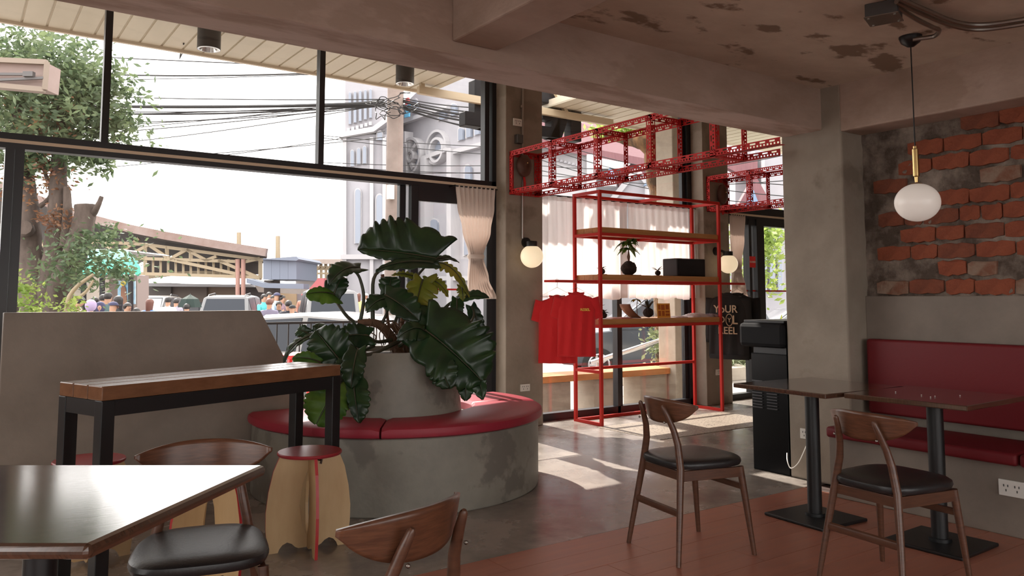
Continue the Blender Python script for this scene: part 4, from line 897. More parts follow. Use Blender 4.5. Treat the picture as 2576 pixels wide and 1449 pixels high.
for k in range(58): x=-2+k*.15; MB().bar((x,yr_,-.09),(x,yr_,.95),.014).build('baluster',M['blk'],ra_)
# red plastic seats outside
M['redpl']=mat('red plastic',(.85,.05,.05),.4)
for i,(px,py,z,l) in enumerate(((752,893,.80,'red plastic stool outside, left of the planter'),(1070,893,.62,'red plastic stool outside, behind the plant stems'))):
    c=onZ(px,py,z) if i==0 else onY(px,893,8.4); c=V((c.x,c.y,0)); h=.70 if i==0 else .66
    c=onY(px,893,7.9 if i==0 else 8.4); h=c.z+.02; c=V((c.x,c.y,-.09)); h+=.09; e=empty('outdoor_stool',c,l,'stool','red plastic outdoor stools')
    MB().lathe([(0,h),(.15,h),(.17,h-.015),(.17,h-.05),(.155,h-.05)],28,c).build('seat',M['redpl'],e,smooth=True)
    for k in range(4): t=k*PI/2+.5; MB().bar(c+V((.12*math.cos(t),.12*math.sin(t),h-.03)),c+V((.19*math.cos(t),.19*math.sin(t),0)),.03).build('leg',M['redpl'],e)
# plant bed by the door
def tuft(px,py,Y,n,L,wd,m,label,seed,droop=.5,rise=1.3,z=0.):
    p=onY(px,py,Y); c=V((p.x,Y,z)); b=MB(); blades(b,c,n,L,wd,seed,droop,rise); blades(b,c+V((.05,.03,0)),n,L*.8,wd,seed+5,droop,rise); blades(b,c+V((-.06,.04,0)),n,L*.9,wd,seed+9,droop,rise)
    return tag(b.build('garden_plant',m,smooth=True,solid=.001),label,'plant','garden plants by the door')
M['grass']=leafmat('grey green grass',(.16,.20,.10),(.30,.34,.18),.3,.6,12); M['croton']=leafmat('yellow croton leaf',(.42,.45,.04),(.78,.62,.05),.5,.4,9)
bed=tag(MB().box(8.6,13,8.7,10.2,-.09,.12).build('plant_bed',M['conc_pale'],bevel=.01),'low raised plant bed outside the glass door','plant bed')
for i,(px,Y) in enumerate(((1842,9.0),(1865,9.2),(1882,8.95),(1853,9.5),(1895,9.3))): tuft(px,930,Y,16,.55,.010,M['grass'],('leftmost','tall','right-hand','rear','rightmost')[i]+' grass tuft in the plant bed outside the door',i,.6,1.35,.12)
for i,(px,Y) in enumerate(((1935,9.2),(1962,9.4),(1950,9.0))): tuft(px,800,Y,9,1.05,.06,M['croton'],('yellow leafed croton in the plant bed, left one','yellow leafed croton in the plant bed, right one','yellow leafed croton in the plant bed, middle one')[i],i+30,.2,1.45,.12)
# ================================================================ outside: far things
def pxprism(poly,d,t,name,m,par,bevel=0):
    return MB().prism([Pd(x,y,d) for x,y in poly],F*t).build(name,m,par,bevel=bevel)
def xprism(poly,X,t,name,m,par): return MB().prism([onX(x,y,X) for x,y in poly],(t,0,0)).build(name,m,par)
def rect(x0,x1,y0,y1): return [(x0,y1),(x1,y1),(x1,y0),(x0,y0)]
def lancet(xc,w,y0,y1,sl=0):
    n=8; return [(xc-w/2,y1+sl*w/2),(xc+w/2,y1-sl*w/2)]+[(xc+w/2*math.cos(PI*i/n),y0+w*.7-w*.7*math.sin(PI*i/n)) for i in range(n+1)]
M['ch']=mat('pale church render',(.33,.325,.35),.8,c2=(.375,.365,.39),scale=.4); M['ch2']=mat('church stone trim',(.43,.42,.435),.8); M['chwin']=mat('church window glass',(.25,.28,.34),.3); M['chroof']=mat('dusty red roof',(.17,.075,.085),.75,c2=(.21,.095,.105),scale=2,stretch=(9,9,1)); M['blueroof']=mat('blue grey spire',(.16,.24,.36),.6)
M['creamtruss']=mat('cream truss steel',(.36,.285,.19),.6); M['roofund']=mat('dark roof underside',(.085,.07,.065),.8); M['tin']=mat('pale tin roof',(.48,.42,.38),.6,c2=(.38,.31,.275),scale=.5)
ch=empty('church',Pd(1030,800,50)-V((0,0,1)),'pale stone church with tower, rose window and lancet windows across the street','church')
d=46
pxprism(rect(862,1002,338,870),d,6,'tower_wall',M['ch'],ch); pxprism(rect(868,985,120,338),d+.4,5.4,'tower_wall',M['ch'],ch)
pxprism([(853,346),(853,333),(938,318),(985,282),(985,298),(940,331)],d-.5,2,'cornice',M['ch2'],ch); pxprism(rect(856,1003,640,652),d-.4,1,'cornice',M['ch2'],ch)
for x in (866,934,966): pxprism(rect(x-4,x+5,345,870),d-.3,.6,'pilaster',M['ch2'],ch)
def win(poly_fn,args,k=1.45,dd=d-.05):
    x,w_,a,b=args; f=pxprism(lancet(x,w_*k,a-w_*.25,b+1),dd-.12,.3,'window_surround',M['ch2'],ch); MB().prism([Pd(px,py,dd-.2) for px,py in lancet(x,w_,a,b)],F*.15).build('window_pane',M['chwin'],f)
for i,x in enumerate((880,893,906,919,932)): win(None,(x,6,232-i*2,312-i*4),1.3,d+.35)
for x,a,b in ((886,378,418),(902,373,414),(917,368,411)): win(None,(x,8,a,b))
win(None,(900,13,476,612)); win(None,(955,16,490,640)); win(None,(955,12,330,352))
for k in range(6): pxprism(rect(873+k*11,880+k*11,322-k*3.2,331-k*3.2),d-.1,.3,'ornament_block',M['ch2'],ch)
Xn=Pd(1030,393,50).x
xprism([(1003,850),(1003,275),(1040,240),(1110,170),(1245,110),(1245,850)],Xn,6,'nave_wall',M['ch'],ch)
def xring(cx,cy,rx,ry,w_,name,m,par,t=.5,n=28,X=None,sk=-.25):
    X=X or Xn; mb=MB(); 
    for i in range(n):
        a0=2*PI*i/n;a1=2*PI*(i+1)/n
        def pt(k,a): return onX(cx+rx*k*math.cos(a),cy+ry*k*math.sin(a)+sk*rx*k*math.cos(a),X-t)
        mb.prism([pt(1,a0),pt(1,a1),pt(w_,a1),pt(w_,a0)],(t,0,0))
    return mb.build(name,m,par)
def xdisc(cx,cy,rx,ry,name,m,par,X,n=28,sk=-.25): return MB().prism([onX(cx+rx*math.cos(2*PI*i/n),cy+ry*math.sin(2*PI*i/n)+sk*rx*math.cos(2*PI*i/n),X) for i in range(n)],(.3,0,0)).build(name,m,par)
rw=xdisc(1029,393,25,44,'rose_window',M['chwin'],ch,Xn-.15); xring(1029,393,27,48,.86,'window_ring',M['ch2'],rw); xring(1029,393,9,16,.7,'window_ring',M['ch2'],rw)
mb=MB()
for k in range(8):
    a=2*PI*k/8+.2; p=lambda r:(1029+25*r*math.cos(a),393+44*r*math.sin(a)-.25*25*r*math.cos(a)); mb.bar(onX(*p(.3),Xn-.3),onX(*p(.95),Xn-.3),.3,.25)
mb.build('tracery',M['ch2'],rw)
rw2=xdisc(1095,377,17,30,'round_window',M['chwin'],ch,Xn-.15); xring(1095,377,18,32,.8,'window_ring',M['ch2'],rw2); xring(1095,370,26,44,.86,'window_ring',M['ch2'],rw2,t=.3)
for x,w_,a,b in ((1176,14,416,480),(1158,11,322,352),(1178,11,312,345),(1199,11,303,338),(1090,18,552,605),(1112,16,275,300),(1140,12,262,290),(1042,10,250,278),(1175,16,540,640)):
    f=xprism(lancet(x,w_*1.4,a-4,b+2,.25),Xn-.1,.2,'window_surround',M['ch2'],ch); MB().prism([onX(px,py,Xn-.2) for px,py in lancet(x,w_,a,b,.25)],(.15,0,0)).build('window_pane',M['chwin'],f)
for x,y0 in ((1062,395),(1128,372),(1012,330)): xprism(rect(x-5,x+6,y0,870),Xn-.6,.6,'buttress',M['ch2'],ch)
mb=MB()
for (x0,y0,x1,y1) in ((1003,312,1130,268),(1064,400,1130,376),(1140,384,1245,356),(1003,700,1245,700),(1140,500,1245,470)): mb.bar(onX(x0,y0,Xn-.3),onX(x1,y1,Xn-.3),.35,.25)
mb.build('cornice',M['ch2'],ch)
bn=empty('church_banner',Pd(1022,300,44),'small red and blue banner on the church front','banner'); xprism([(1017,296),(1028,293),(1030,262),(1019,265)],Xn-.9,.1,'cloth',mat('blue cloth',(.12,.4,.62),.8),bn); xprism([(1020,264),(1028,262),(1027,245),(1020,247)],Xn-.9,.1,'cloth',mat('red cloth',(.7,.1,.1),.8),bn)
# church side wing seen through the shelf window
cw=empty('church_wing',Pd(1500,800,38)-V((0,0,1)),'white church wing with a dusty red roof seen through the shelf window','church')
pxprism([(1335,850),(1335,352),(1475,390),(1475,850)],38,5,'wall',M['ch2'],cw); pxprism(rect(1476,1500,388,870),37.6,1,'pilaster',M['ch2'],cw); pxprism(rect(1500,1760,425,870),40,4,'wall',M['ch2'],cw)
for k in range(8): xx=1392+k*10; MB().prism([Pd(xx+4*math.cos(PI+PI*i/6),402+k*2.6-6*math.sin(PI+PI*i/6)*-1,37.8) for i in range(7)],F*.3).build('scallop',M['ch'],cw)
mb=MB(); a,b,c_,dd=Pd(1300,235,52),Pd(1560,270,52),Pd(1790,430,40),Pd(1300,338,36.5); mb.prism([a,b,c_,dd],V((0,0,-.4))); mb.build('roof',M['chroof'],cw)
pxprism([(1545,500),(1600,432),(1655,500)],37,2,'gable',M['ch'],cw); 
mb=MB(); mb.bar(Pd(1540,502,36.9),Pd(1600,428,36.9),.25,.25); mb.bar(Pd(1600,428,36.9),Pd(1660,502,36.9),.25,.25); mb.build('gable_trim',M['ch2'],cw)
pxprism([(1552,440),(1595,405),(1640,450),(1640,470),(1600,428),(1560,480)],39,.5,'roof_slope',M['chroof'],cw)
t0=Pd(1641,505,36); t1=Pd(1641,468,36); t2=Pd(1641,441,36); MB().cyl(t0,t1,.35,n=12).build('turret',M['ch2'],cw); MB().cyl(t1,t2,.42,.02,12).build('spire',M['blueroof'],cw)
t0=Pd(1535,452,36.5); MB().cyl(Pd(1535,470,36.5),t0,.3,n=12).build('turret',M['ch2'],cw); MB().cyl(t0,Pd(1535,420,36.5),.34,.02,12).build('spire',M['blueroof'],cw)
# second wing seen through the door
cv=empty('church_transept',Pd(1930,800,30)-V((0,0,1)),'pale church wall with a rose window and lancets seen through the glass door','church')
pxprism(rect(1850,2060,330,870),32,5,'wall',M['ch'],cv)
Xv=None
def fring(cx,cy,rx,ry,w_,d_,name,m,par,n=26):
    mb=MB()
    for i in range(n):
        a0=2*PI*i/n;a1=2*PI*(i+1)/n; pt=lambda k,a:Pd(cx+rx*k*math.cos(a),cy+ry*k*math.sin(a),d_); mb.prism([pt(1,a0),pt(1,a1),pt(w_,a1),pt(w_,a0)],F*.2)
    return mb.build(name,m,par)
for k in range(7):
    a=2*PI*k/7+.3; f=MB().prism([Pd(1935+15*math.cos(a)+8*math.cos(2*PI*i/12),585+22*math.sin(a)+10*math.sin(2*PI*i/12),31.8) for i in range(12)],F*.15).build('rose_light',M['chwin'],cv)
fring(1935,585,30,40,.9,31.7,'rose_ring',M['ch2'],cv)
for x in (1922,1943,1963,1903): f=pxprism(lancet(x,16,640,732),31.8,.15,'window_surround',M['ch2'],cv); MB().prism([Pd(px,py,31.7) for px,py in lancet(x,11,646,730)],F*.15).build('window_pane',M['chwin'],f)
for x in (1890,1915): pxprism(rect(x,x+9,380,520),31.5,.6,'pilaster',M['ch2'],cv)
pxprism([(1826,380),(1906,395),(1906,460),(1826,420)],31,.4,'roof_edge',M['chroof'],cv); pxprism([(1855,520),(1900,440),(1945,520)],30.5,.4,'porch_roof',M['chroof'],cv); pxprism([(1876,520),(1896,478),(1912,520)],30.3,.4,'porch_gable',M['blueroof'],cv)
# ---- market hall
mk=empty('market_hall',Pd(430,780,40)-V((0,0,1)),'open market hall with a sweeping tin roof on cream steel trusses','market hall')
edge=[(-120,430),(60,500),(230,562),(330,588),(420,606),(560,630),(672,648)]
mb=MB(); nE=len(edge); D0=40
front=[Pd(x,y,D0) for x,y in edge]; back=[Pd(x-30,750-(750-y)*.60,62) for x,y in edge]; vs=front+back+[p+V((0,0,.35)) for p in front]+[p+V((0,0,.35)) for p in back]
fs=[]
for i in range(nE-1):
    fs+=[(i,i+1,nE+i+1,nE+i),(2*nE+i,3*nE+i,3*nE+i+1,2*nE+i+1),(i,2*nE+i,2*nE+i+1,i+1),(nE+i,nE+i+1,3*nE+i+1,3*nE+i)]
mb.add(vs,fs); mb.build('roof',[M['roofund']],mk); 
mb=MB()
for i in range(nE-1): mb.bar(front[i]+V((0,0,.25))-F*.1,front[i+1]+V((0,0,.25))-F*.1,.3,.4)
mb.build('roof_edge',mat('rusty pale roof edge',(.26,.20,.18),.7,c2=(.20,.13,.11),scale=1),mk)
def pbar(par,x0,y0,x1,y1,dp,w_,name='truss_bar',m='creamtruss'): MB().bar(Pd(x0,y0,dp),Pd(x1,y1,dp),w_,w_).build(name,M[m],par)
for a in ((230,607,365,615),(365,615,672,655),(340,650,600,658),(345,688,655,698),(240,600,300,640),(300,640,350,600),(330,640,375,616),(375,616,428,652),(428,652,470,628),(470,628,520,655),(520,655,545,645),(365,612,365,690),(420,620,420,650),(480,632,480,655),(425,652,600,690),(550,655,655,700),(655,655,655,700),(610,660,655,650)): pbar(mk,*a,D0+.6,.16)
for x in range(385,596,19): pbar(mk,x,652,x,692,D0+.8,.10)
for a in ((120,560,180,645),(180,645,235,610),(60,540,120,640),(40,640,230,640)): pbar(mk,*a,D0+.6,.18)
mb=MB()
for k in range(11):
    x0=350+k*28; a=(x0,700-14*math.sin(PI*k/11)); b=(x0+28,700-14*math.sin(PI*(k+1)/11)); mb.bar(Pd(*a,D0+3),Pd(*b,D0+3),.2,.2)
mb.build('lower_arch',M['creamtruss'],mk)
for x in (598,612): MB().cyl(Pd(x,780,D0+.5),Pd(x,652,D0+.5),.11,n=10).build('post',mat('pinkish post',(.42,.24,.2),.7),mk)
pxprism(rect(365,655,652,690),D0+6,.2,'back_panel',M['roofund'],mk)
for x,y0,y1 in ((601,585,632),(699,594,650)): tag(MB().cyl(Pd(x,y1,44),Pd(x,y0,44),.13,.12,10).build('roof_flue',M['creamtruss'],smooth=True),('slim cream flue pipe above the market roof, left one','slim cream flue pipe above the market roof, right one')[x>650],'pipe','flue pipes')
M['bluebox']=mat('blue grey cladding',(.17,.195,.25),.6)
an=empty('market_annex',Pd(700,780,38)-V((0,0,1)),'blue grey clad box at the end of the market hall','building')
for k in range(4): pxprism(rect(662+k*21,662+k*21+20.6,650,703),38,4,'cladding_panel',M['bluebox'],an)
pxprism([(655,652),(745,645),(752,652),(745,656)],37.7,4.6,'roof',M['bluebox'],an); pxprism([(620,700),(664,712),(764,714),(764,727),(664,724),(620,712)],37.8,1,'duct',M['bluebox'],an)
pxprism(rect(664,690,705,870),39,1,'base_wall',M['roofund'],an)
m2=empty('market_roof',Pd(780,780,52)-V((0,0,1)),'pale tin market roof over a wooden lattice, behind the blue grey box','market hall')
a=[Pd(690,652,50),Pd(765,612,66),Pd(980,592,66),Pd(980,652,50)]; MB().prism(a,V((0,0,-.3))).build('roof',M['tin'],m2)
for k in range(10): x=748+k*12; pbar(m2,x,656,x,702,50.5,.13,'lattice_bar')
for k in range(9): x=750+k*12.5; pbar(m2,x,657,x+14,676,50.4,.12,'lattice_bar'); pbar(m2,x+14,657,x,676,50.4,.12,'lattice_bar')
for y in (656,677,688,702): pbar(m2,744,y,860,y,50.5,.14,'lattice_bar')
pxprism(rect(744,862,703,870),51,.5,'wall',M['ch2'],m2)
stl=empty('market_stalls',Pd(560,790,46)-V((0,0,1)),'row of dark market stalls behind the parked cars','market stalls')
for i,(x0,x1,y0,c) in enumerate(((345,430,712,(.16,.14,.13)),(430,520,718,(.20,.16,.14)),(520,600,722,(.30,.22,.17)),(600,690,715,(.12,.10,.10)),(690,745,730,(.42,.30,.19)),(745,800,722,(.25,.22,.24)))): pxprism(rect(x0,x1,y0,870),46+i*.2,2,'stall',mat('stall tone',c,.8),stl)
pxprism([(340,712),(620,716),(640,722),(340,720)],44,3,'awning',M['ch2'],stl); pxprism([(640,716),(760,722),(755,740),(650,735)],43,2,'awning',M['tin'],stl); pxprism(rect(344,366,714,730),45,.2,'green_panel',mat('green plastic',(.05,.45,.30),.6),stl)
rc=tag(pxprism([(762,845),(762,745),(800,700),(815,700),(812,845)],36,2,'red_canopy',mat('dusky red canopy',(.36,.10,.11),.7),None),'dusky red slanted canopy behind the white van','canopy')
# ---- kiosk with green roof
ki=empty('kiosk',Pd(200,790,28)-V((0,0,1)),'kiosk with a green corrugated roof behind the tree','kiosk')
mb=MB(); prof=[(352,690),(350,672),(342,652),(328,638),(310,630)]
g0=[Pd(-60,690,27),Pd(-60,672,27.2),Pd(-60,652,27.6),Pd(-60,638,28.4),Pd(-60,630,29.5)]; g1=[Pd(352,690,27),Pd(350,672,27.2),Pd(342,652,27.6),Pd(328,638,28.4),Pd(310,630,29.5)]
mb.grid(60,4,lambda u,v:g0[int(v*4+.01)]*(1-u)+g1[int(v*4+.01)]*u+V((0,0,.04*math.sin(u*190)))); mb.build('roof',mat('sea green tin',(.05,.32,.23),.5),ki,solid=.05); pxprism([(-60,632),(312,630),(300,626),(-60,626)],29.6,4,'roof_top',mat('bright tin',(.6,.58,.56),.5),ki)
pxprism(rect(-60,205,694,870),29,2,'wall',mat('beige slat wall',(.55,.47,.40),.8),ki)
for x in (206,253,325): pxprism(rect(x-3,x+4,690,870),28,.2,'post',M['blk'],ki)
pxprism(rect(210,345,692,870),31,1,'back_wall',mat('dim interior',(.28,.22,.20),.8),ki)
po=empty('poster',Pd(318,760,28.2),'tall blue printed poster on the kiosk front','poster'); pxprism(rect(296,340,706,765),28.3,.05,'panel',mat('sky blue print',(.22,.48,.72),.6,c2=(.6,.75,.85),scale=3),po); MB().prism([Pd(309+6*math.cos(2*PI*i/14),713+6*math.sin(2*PI*i/14),28.2) for i in range(14)],F*.05).build('disc',M['yellow'],po); pxprism([(303,765),(304,725),(310,715),(316,726),(320,765)],28.25,.03,'figure',mat('brown print',(.30,.15,.10),.7),po)
# ---- light box sign at the left edge
lb=empty('light_box',Pd(40,210,9.5),'old pinkish light box sign at the upper left edge','sign'); pxprism([(-80,150),(118,158),(112,224),(-80,206)],9.5,.3,'panel',mat('faded pink panel',(.26,.185,.165),.6,c2=(.31,.23,.205),scale=2),lb)
mb=MB()
for a in ((-80,148,118,157),(118,157,112,226),(112,226,-80,208)): mb.bar(Pd(a[0],a[1],9.45),Pd(a[2],a[3],9.45),.06,.06)
mb.build('frame',mat('dull cream frame',(.25,.2,.16),.6),lb); mb=MB(); mb.bar(Pd(-40,186,9.42),Pd(80,187,9.42),.03); mb.bar(Pd(-40,203,9.42),Pd(110,196,9.42),.03); mb.obox(Pd(73,187,9.4),R*.06,U*.03,F*.03); mb.build('lamp_bracket',M['steel_dark'],lb)
# ---- trees
M['bark']=mat('grey brown bark',(.055,.04,.033),.9,c2=(.125,.095,.08),scale=5,stretch=(1,1,.4),bump=.6,bscale=10); M['bark2']=mat('flaky brown bark',(.05,.028,.014),.95,c2=(.20,.11,.05),scale=6,stretch=(1,1,.5),lo=.42,hi=.6,bump=.8,bscale=8)
M['tl']=leafmat('hazy green foliage',(.075,.115,.06),(.16,.21,.10),.35,.6,3); M['tl2']=leafmat('rusty foliage',(.17,.075,.045),(.24,.13,.06),.35,.6,3); M['tl3']=leafmat('light green foliage',(.20,.30,.06),(.42,.50,.14),.5,.5,3)  # leaf colours: green, rusty and light green
def spline(pts,k=5):
    out=[]
    for i in range(len(pts)-1):
        a=pts[max(i-1,0)];b=pts[i];c=pts[i+1];d=pts[min(i+2,len(pts)-1)]
        for q_ in range(k): t=q_/k; out.append(.5*((2*b)+(c-a)*t+(2*a-5*b+4*c-d)*t*t+(3*b-a-3*c+d)*t**3))
    return out+[pts[-1]]
def limb(par,pix,r0,r1,name='trunk',m='bark'):
    pts=spline([Pd(*p) for p in pix]); n=len(pts); rr=random.Random(int(r0*999)+n)
    MB().tube(pts,[(r0+(r1-r0)*i/n)*rr.uniform(.93,1.07) for i in range(n)],10).build(name,M[m],par,smooth=True)
def foliage(par,blobs,n,size,m,seed,name='foliage'):
    rr=random.Random(seed); mb=MB(); vs=[];fs=[]
    tot=sum(b[3]*b[4] for b in blobs)
    for (x,y,dp,rx,ry) in blobs:
        c=Pd(x,y,dp); k=int(n*rx*ry/tot); sx=rx*dp/FPX; sz=ry*dp/FPX; ncl=max(4,k//26)
        for _c in range(ncl):
            q_=V((rr.gauss(0,.52),rr.gauss(0,.52),rr.gauss(0,.52))); cl=c+R*(q_.x*sx)+F*(q_.y*(sx+sz)/2)+U*(q_.z*sz); cr=rr.uniform(.12,.30)*(1+ (sx+sz)*.25)*(.5 if sx<.3 else 1)
            for _ in range(26):
                p=cl+V((rr.gauss(0,cr),rr.gauss(0,cr),rr.gauss(0,cr*.6))); a=V((rr.gauss(0,1),rr.gauss(0,1),rr.gauss(0,.6))).normalized(); b=a.cross(V((rr.gauss(0,1),rr.gauss(0,1),rr.gauss(0,1)))).normalized(); s=size*rr.uniform(.6,1.3); i=len(vs)
                vs+=[p-a*s,p+b*s*.42,p+a*s,p-b*s*.42]; fs.append((i,i+1,i+2,i+3))
    mb.add(vs,fs); o=mb.build(name,m,par); o['kind']='stuff'; return o
tr=empty('street_tree',Pd(110,860,13)*1,'big old tree with several trunks outside the left window','tree'); tr.location.z=-.42; BASE[tr.name]=V(tr.location)
limb(tr,[(112,960,13),(85,720,13),(72,620,13),(68,520,13),(58,400,13.2),(40,250,13.4)],.27,.10); limb(tr,[(118,960,13),(120,760,13),(138,640,13),(146,520,13),(148,420,13),(160,260,13)],.24,.09); limb(tr,[(125,960,12.9),(150,740,12.9),(188,640,12.8),(212,555,12.8),(214,515,12.8)],.22,.15); limb(tr,[(205,560,12.8),(232,540,12.8),(246,518,12.7),(256,494,12.7)],.07,.03,'branch'); limb(tr,[(166,620,12.9),(170,540,12.9),(168,470,12.9)],.10,.05,'branch'); limb(tr,[(70,580,12.9),(60,572,12.6)],.12,.12,'stub'); limb(tr,[(40,800,13),(48,700,13),(36,600,13.1)],.2,.1); limb(tr,[(100,520,13),(128,490,13),(115,440,13),(108,400,13)],.04,.025,'branch')
foliage(tr,[(40,130,13.5,70,60),(120,180,13,110,80),(40,260,13.5,90,100),(180,270,13,110,90),(265,240,12.8,45,80),(120,350,13,120,60),(290,310,12.8,35,40),(60,400,13,60,30),(235,400,12.8,40,40)],10000,.075,M['tl'],1)
foliage(tr,[(130,330,12.7,60,50),(80,430,12.8,50,50),(140,560,12.6,40,40),(70,500,12.6,30,30)],800,.045,M['tl2'],2)
foliage(tr,[(190,665,12.3,60,30),(260,650,12.2,80,35),(235,605,12.4,45,35),(305,680,12.2,45,22),(215,700,12.3,60,18)],1500,.055,M['tl'],3)
sb=empty('street_shrub',Pd(170,860,12),'small shrub with bare pale branches behind the low wall','shrub'); sb.location.z=-.42; BASE[sb.name]=V(sb.location)
limb(sb,[(165,900,12),(168,780,12),(185,730,12),(235,690,12)],.05,.02,'branch','creamtruss'); limb(sb,[(180,760,12),(215,735,12),(235,705,12)],.03,.015,'branch','creamtruss')
foliage(sb,[(180,780,11.9,30,14),(100,775,12,45,14),(50,760,12,30,30),(60,720,12,18,30)],330,.05,M['tl3'],5)
t2=empty('bark_tree',Pd(1660,860,12),'thick flaky-barked tree trunk outside the shelf window','tree'); t2.location.z=-.42; BASE[t2.name]=V(t2.location)
limb(t2,[(1690,1000,12),(1684,760,12),(1676,520,12),(1662,440,12),(1655,360,12),(1650,250,12)],.24,.22,m='bark2'); limb(t2,[(1660,400,12),(1620,360,12),(1575,350,12.2),(1520,335,12.5)],.15,.06,'branch','bark2')
foliage(t2,[(1500,320,12.5,45,14),(1590,330,12.4,40,20)],300,.08,M['tl3'],6)
t3=empty('young_tree',Pd(1890,860,15),'young tree with bright green leaves outside the glass door','tree'); t3.location.z=-.42; BASE[t3.name]=V(t3.location)
limb(t3,[(1860,960,15),(1868,760,15),(1880,640,15),(1900,560,15)],.05,.02,'trunk','bark'); foliage(t3,[(1885,600,15,40,45),(1915,640,15,45,50),(1900,720,15,40,30),(1930,590,15,25,25)],1300,.075,M['tl3'],7)
b3=empty('porch_bush',Pd(1685,960,11.9),'feathery green bush beside the porch column','bush'); b3.location.z=0; BASE[b3.name]=V(b3.location); foliage(b3,[(1688,850,11.9,24,32),(1686,900,11.9,24,36)],1500,.05,M['grass'],8); limb(b3,[(1690,985,11.9),(1690,840,11.9)],.02,.01,'stem','bark')
# ---- utility pole and cables
up=empty('utility_pole',V((Pd(988,800,14).x,Pd(988,800,14).y,-.42)),'thick concrete utility pole in front of the church','utility pole'); M['poleconc']=mat('weathered pinkish pole concrete',(.21,.165,.145),.85,c2=(.27,.215,.19),scale=3,bump=.2)
pb=V(up.location); MB().cyl(pb,pb+V((0,0,7)),.165,.14,20).build('pole',M['poleconc'],up,smooth=True)
MB().box(pb.x-.2,pb.x-.1,pb.y-.2,pb.y-.1,3.0,3.25).build('meter_box',M['white'],up)
rr=random.Random(8)
for i in range(7):
    c=Pd(985+rr.uniform(-48,48),262+rr.uniform(-18,22),13.7); pts=[c+R*(.26*math.cos(t+i)*rr.uniform(.3,1.2))+U*(.13*math.sin(t)*rr.uniform(.3,1.2))+F*.05*math.sin(3*t) for t in [2*PI*k/12 for k in range(13)]]; MB().tube(spline(pts,3),.008,5).build('cable_coil',M['blk'],up)
ORD='topmost second third fourth fifth sixth seventh eighth ninth tenth eleventh twelfth thirteenth fourteenth fifteenth sixteenth lowest'.split(); CN={}
def cable(a,b,sag,r,l,g='overhead cables'):
    k=CN.get(l,0); CN[l]=k+1; l=ORD[k]+(' ' if k in(0,16) else ' highest ')+l
   
    A_=Pd(*a);B2=Pd(*b); pts=[A_.lerp(B2,t)-V((0,0,sag*4*t*(1-t))) for t in [k/14 for k in range(15)]]; return tag(MB().tube(pts,r,5).build('overhead_cable',M['blk']),l,'cable',g)
LC='black overhead cable strung to the left of the utility pole'
for y0,y1,d0,r in ((124,172,19,.012),(166,176,19,.018),(200,180,19,.008),(228,250,17,.010),(243,254,17,.009),(254,258,17,.028),(258,262,17,.030),(266,264,17,.018),(272,268,17,.010),(285,262,17,.010),(296,266,17,.010),(318,256,18,.009),(345,258,18,.010),(356,250,18,.008),(385,262,18,.009),(410,345,18,.008),(438,330,18,.008)): cable((-80,y0,d0),(968,y1,14),rr.uniform(.02,.2),r,LC)
for y0,y1,r in ((250,268,.012),(254,282,.02),(262,290,.012),(266,300,.018),(272,318,.012),(246,250,.01),(268,326,.012)): cable((1008,y0,14),(1330,y1+20,13),.08,r,'black overhead cable strung to the right of the utility pole')
for y0,y1 in ((340,372),(345,395),(408,415),(416,438),(430,431)): cable((800,y0,20),(1330,y1,18),.05,.009,'thin overhead cable crossing in front of the church')
for y0,y1 in ((440,360),(415,352),(395,520),(360,500),(340,470),(425,440)): cable((1340,y0,20),(2100,y1,16),.3,.010,'thin overhead cable seen through the shelf window')
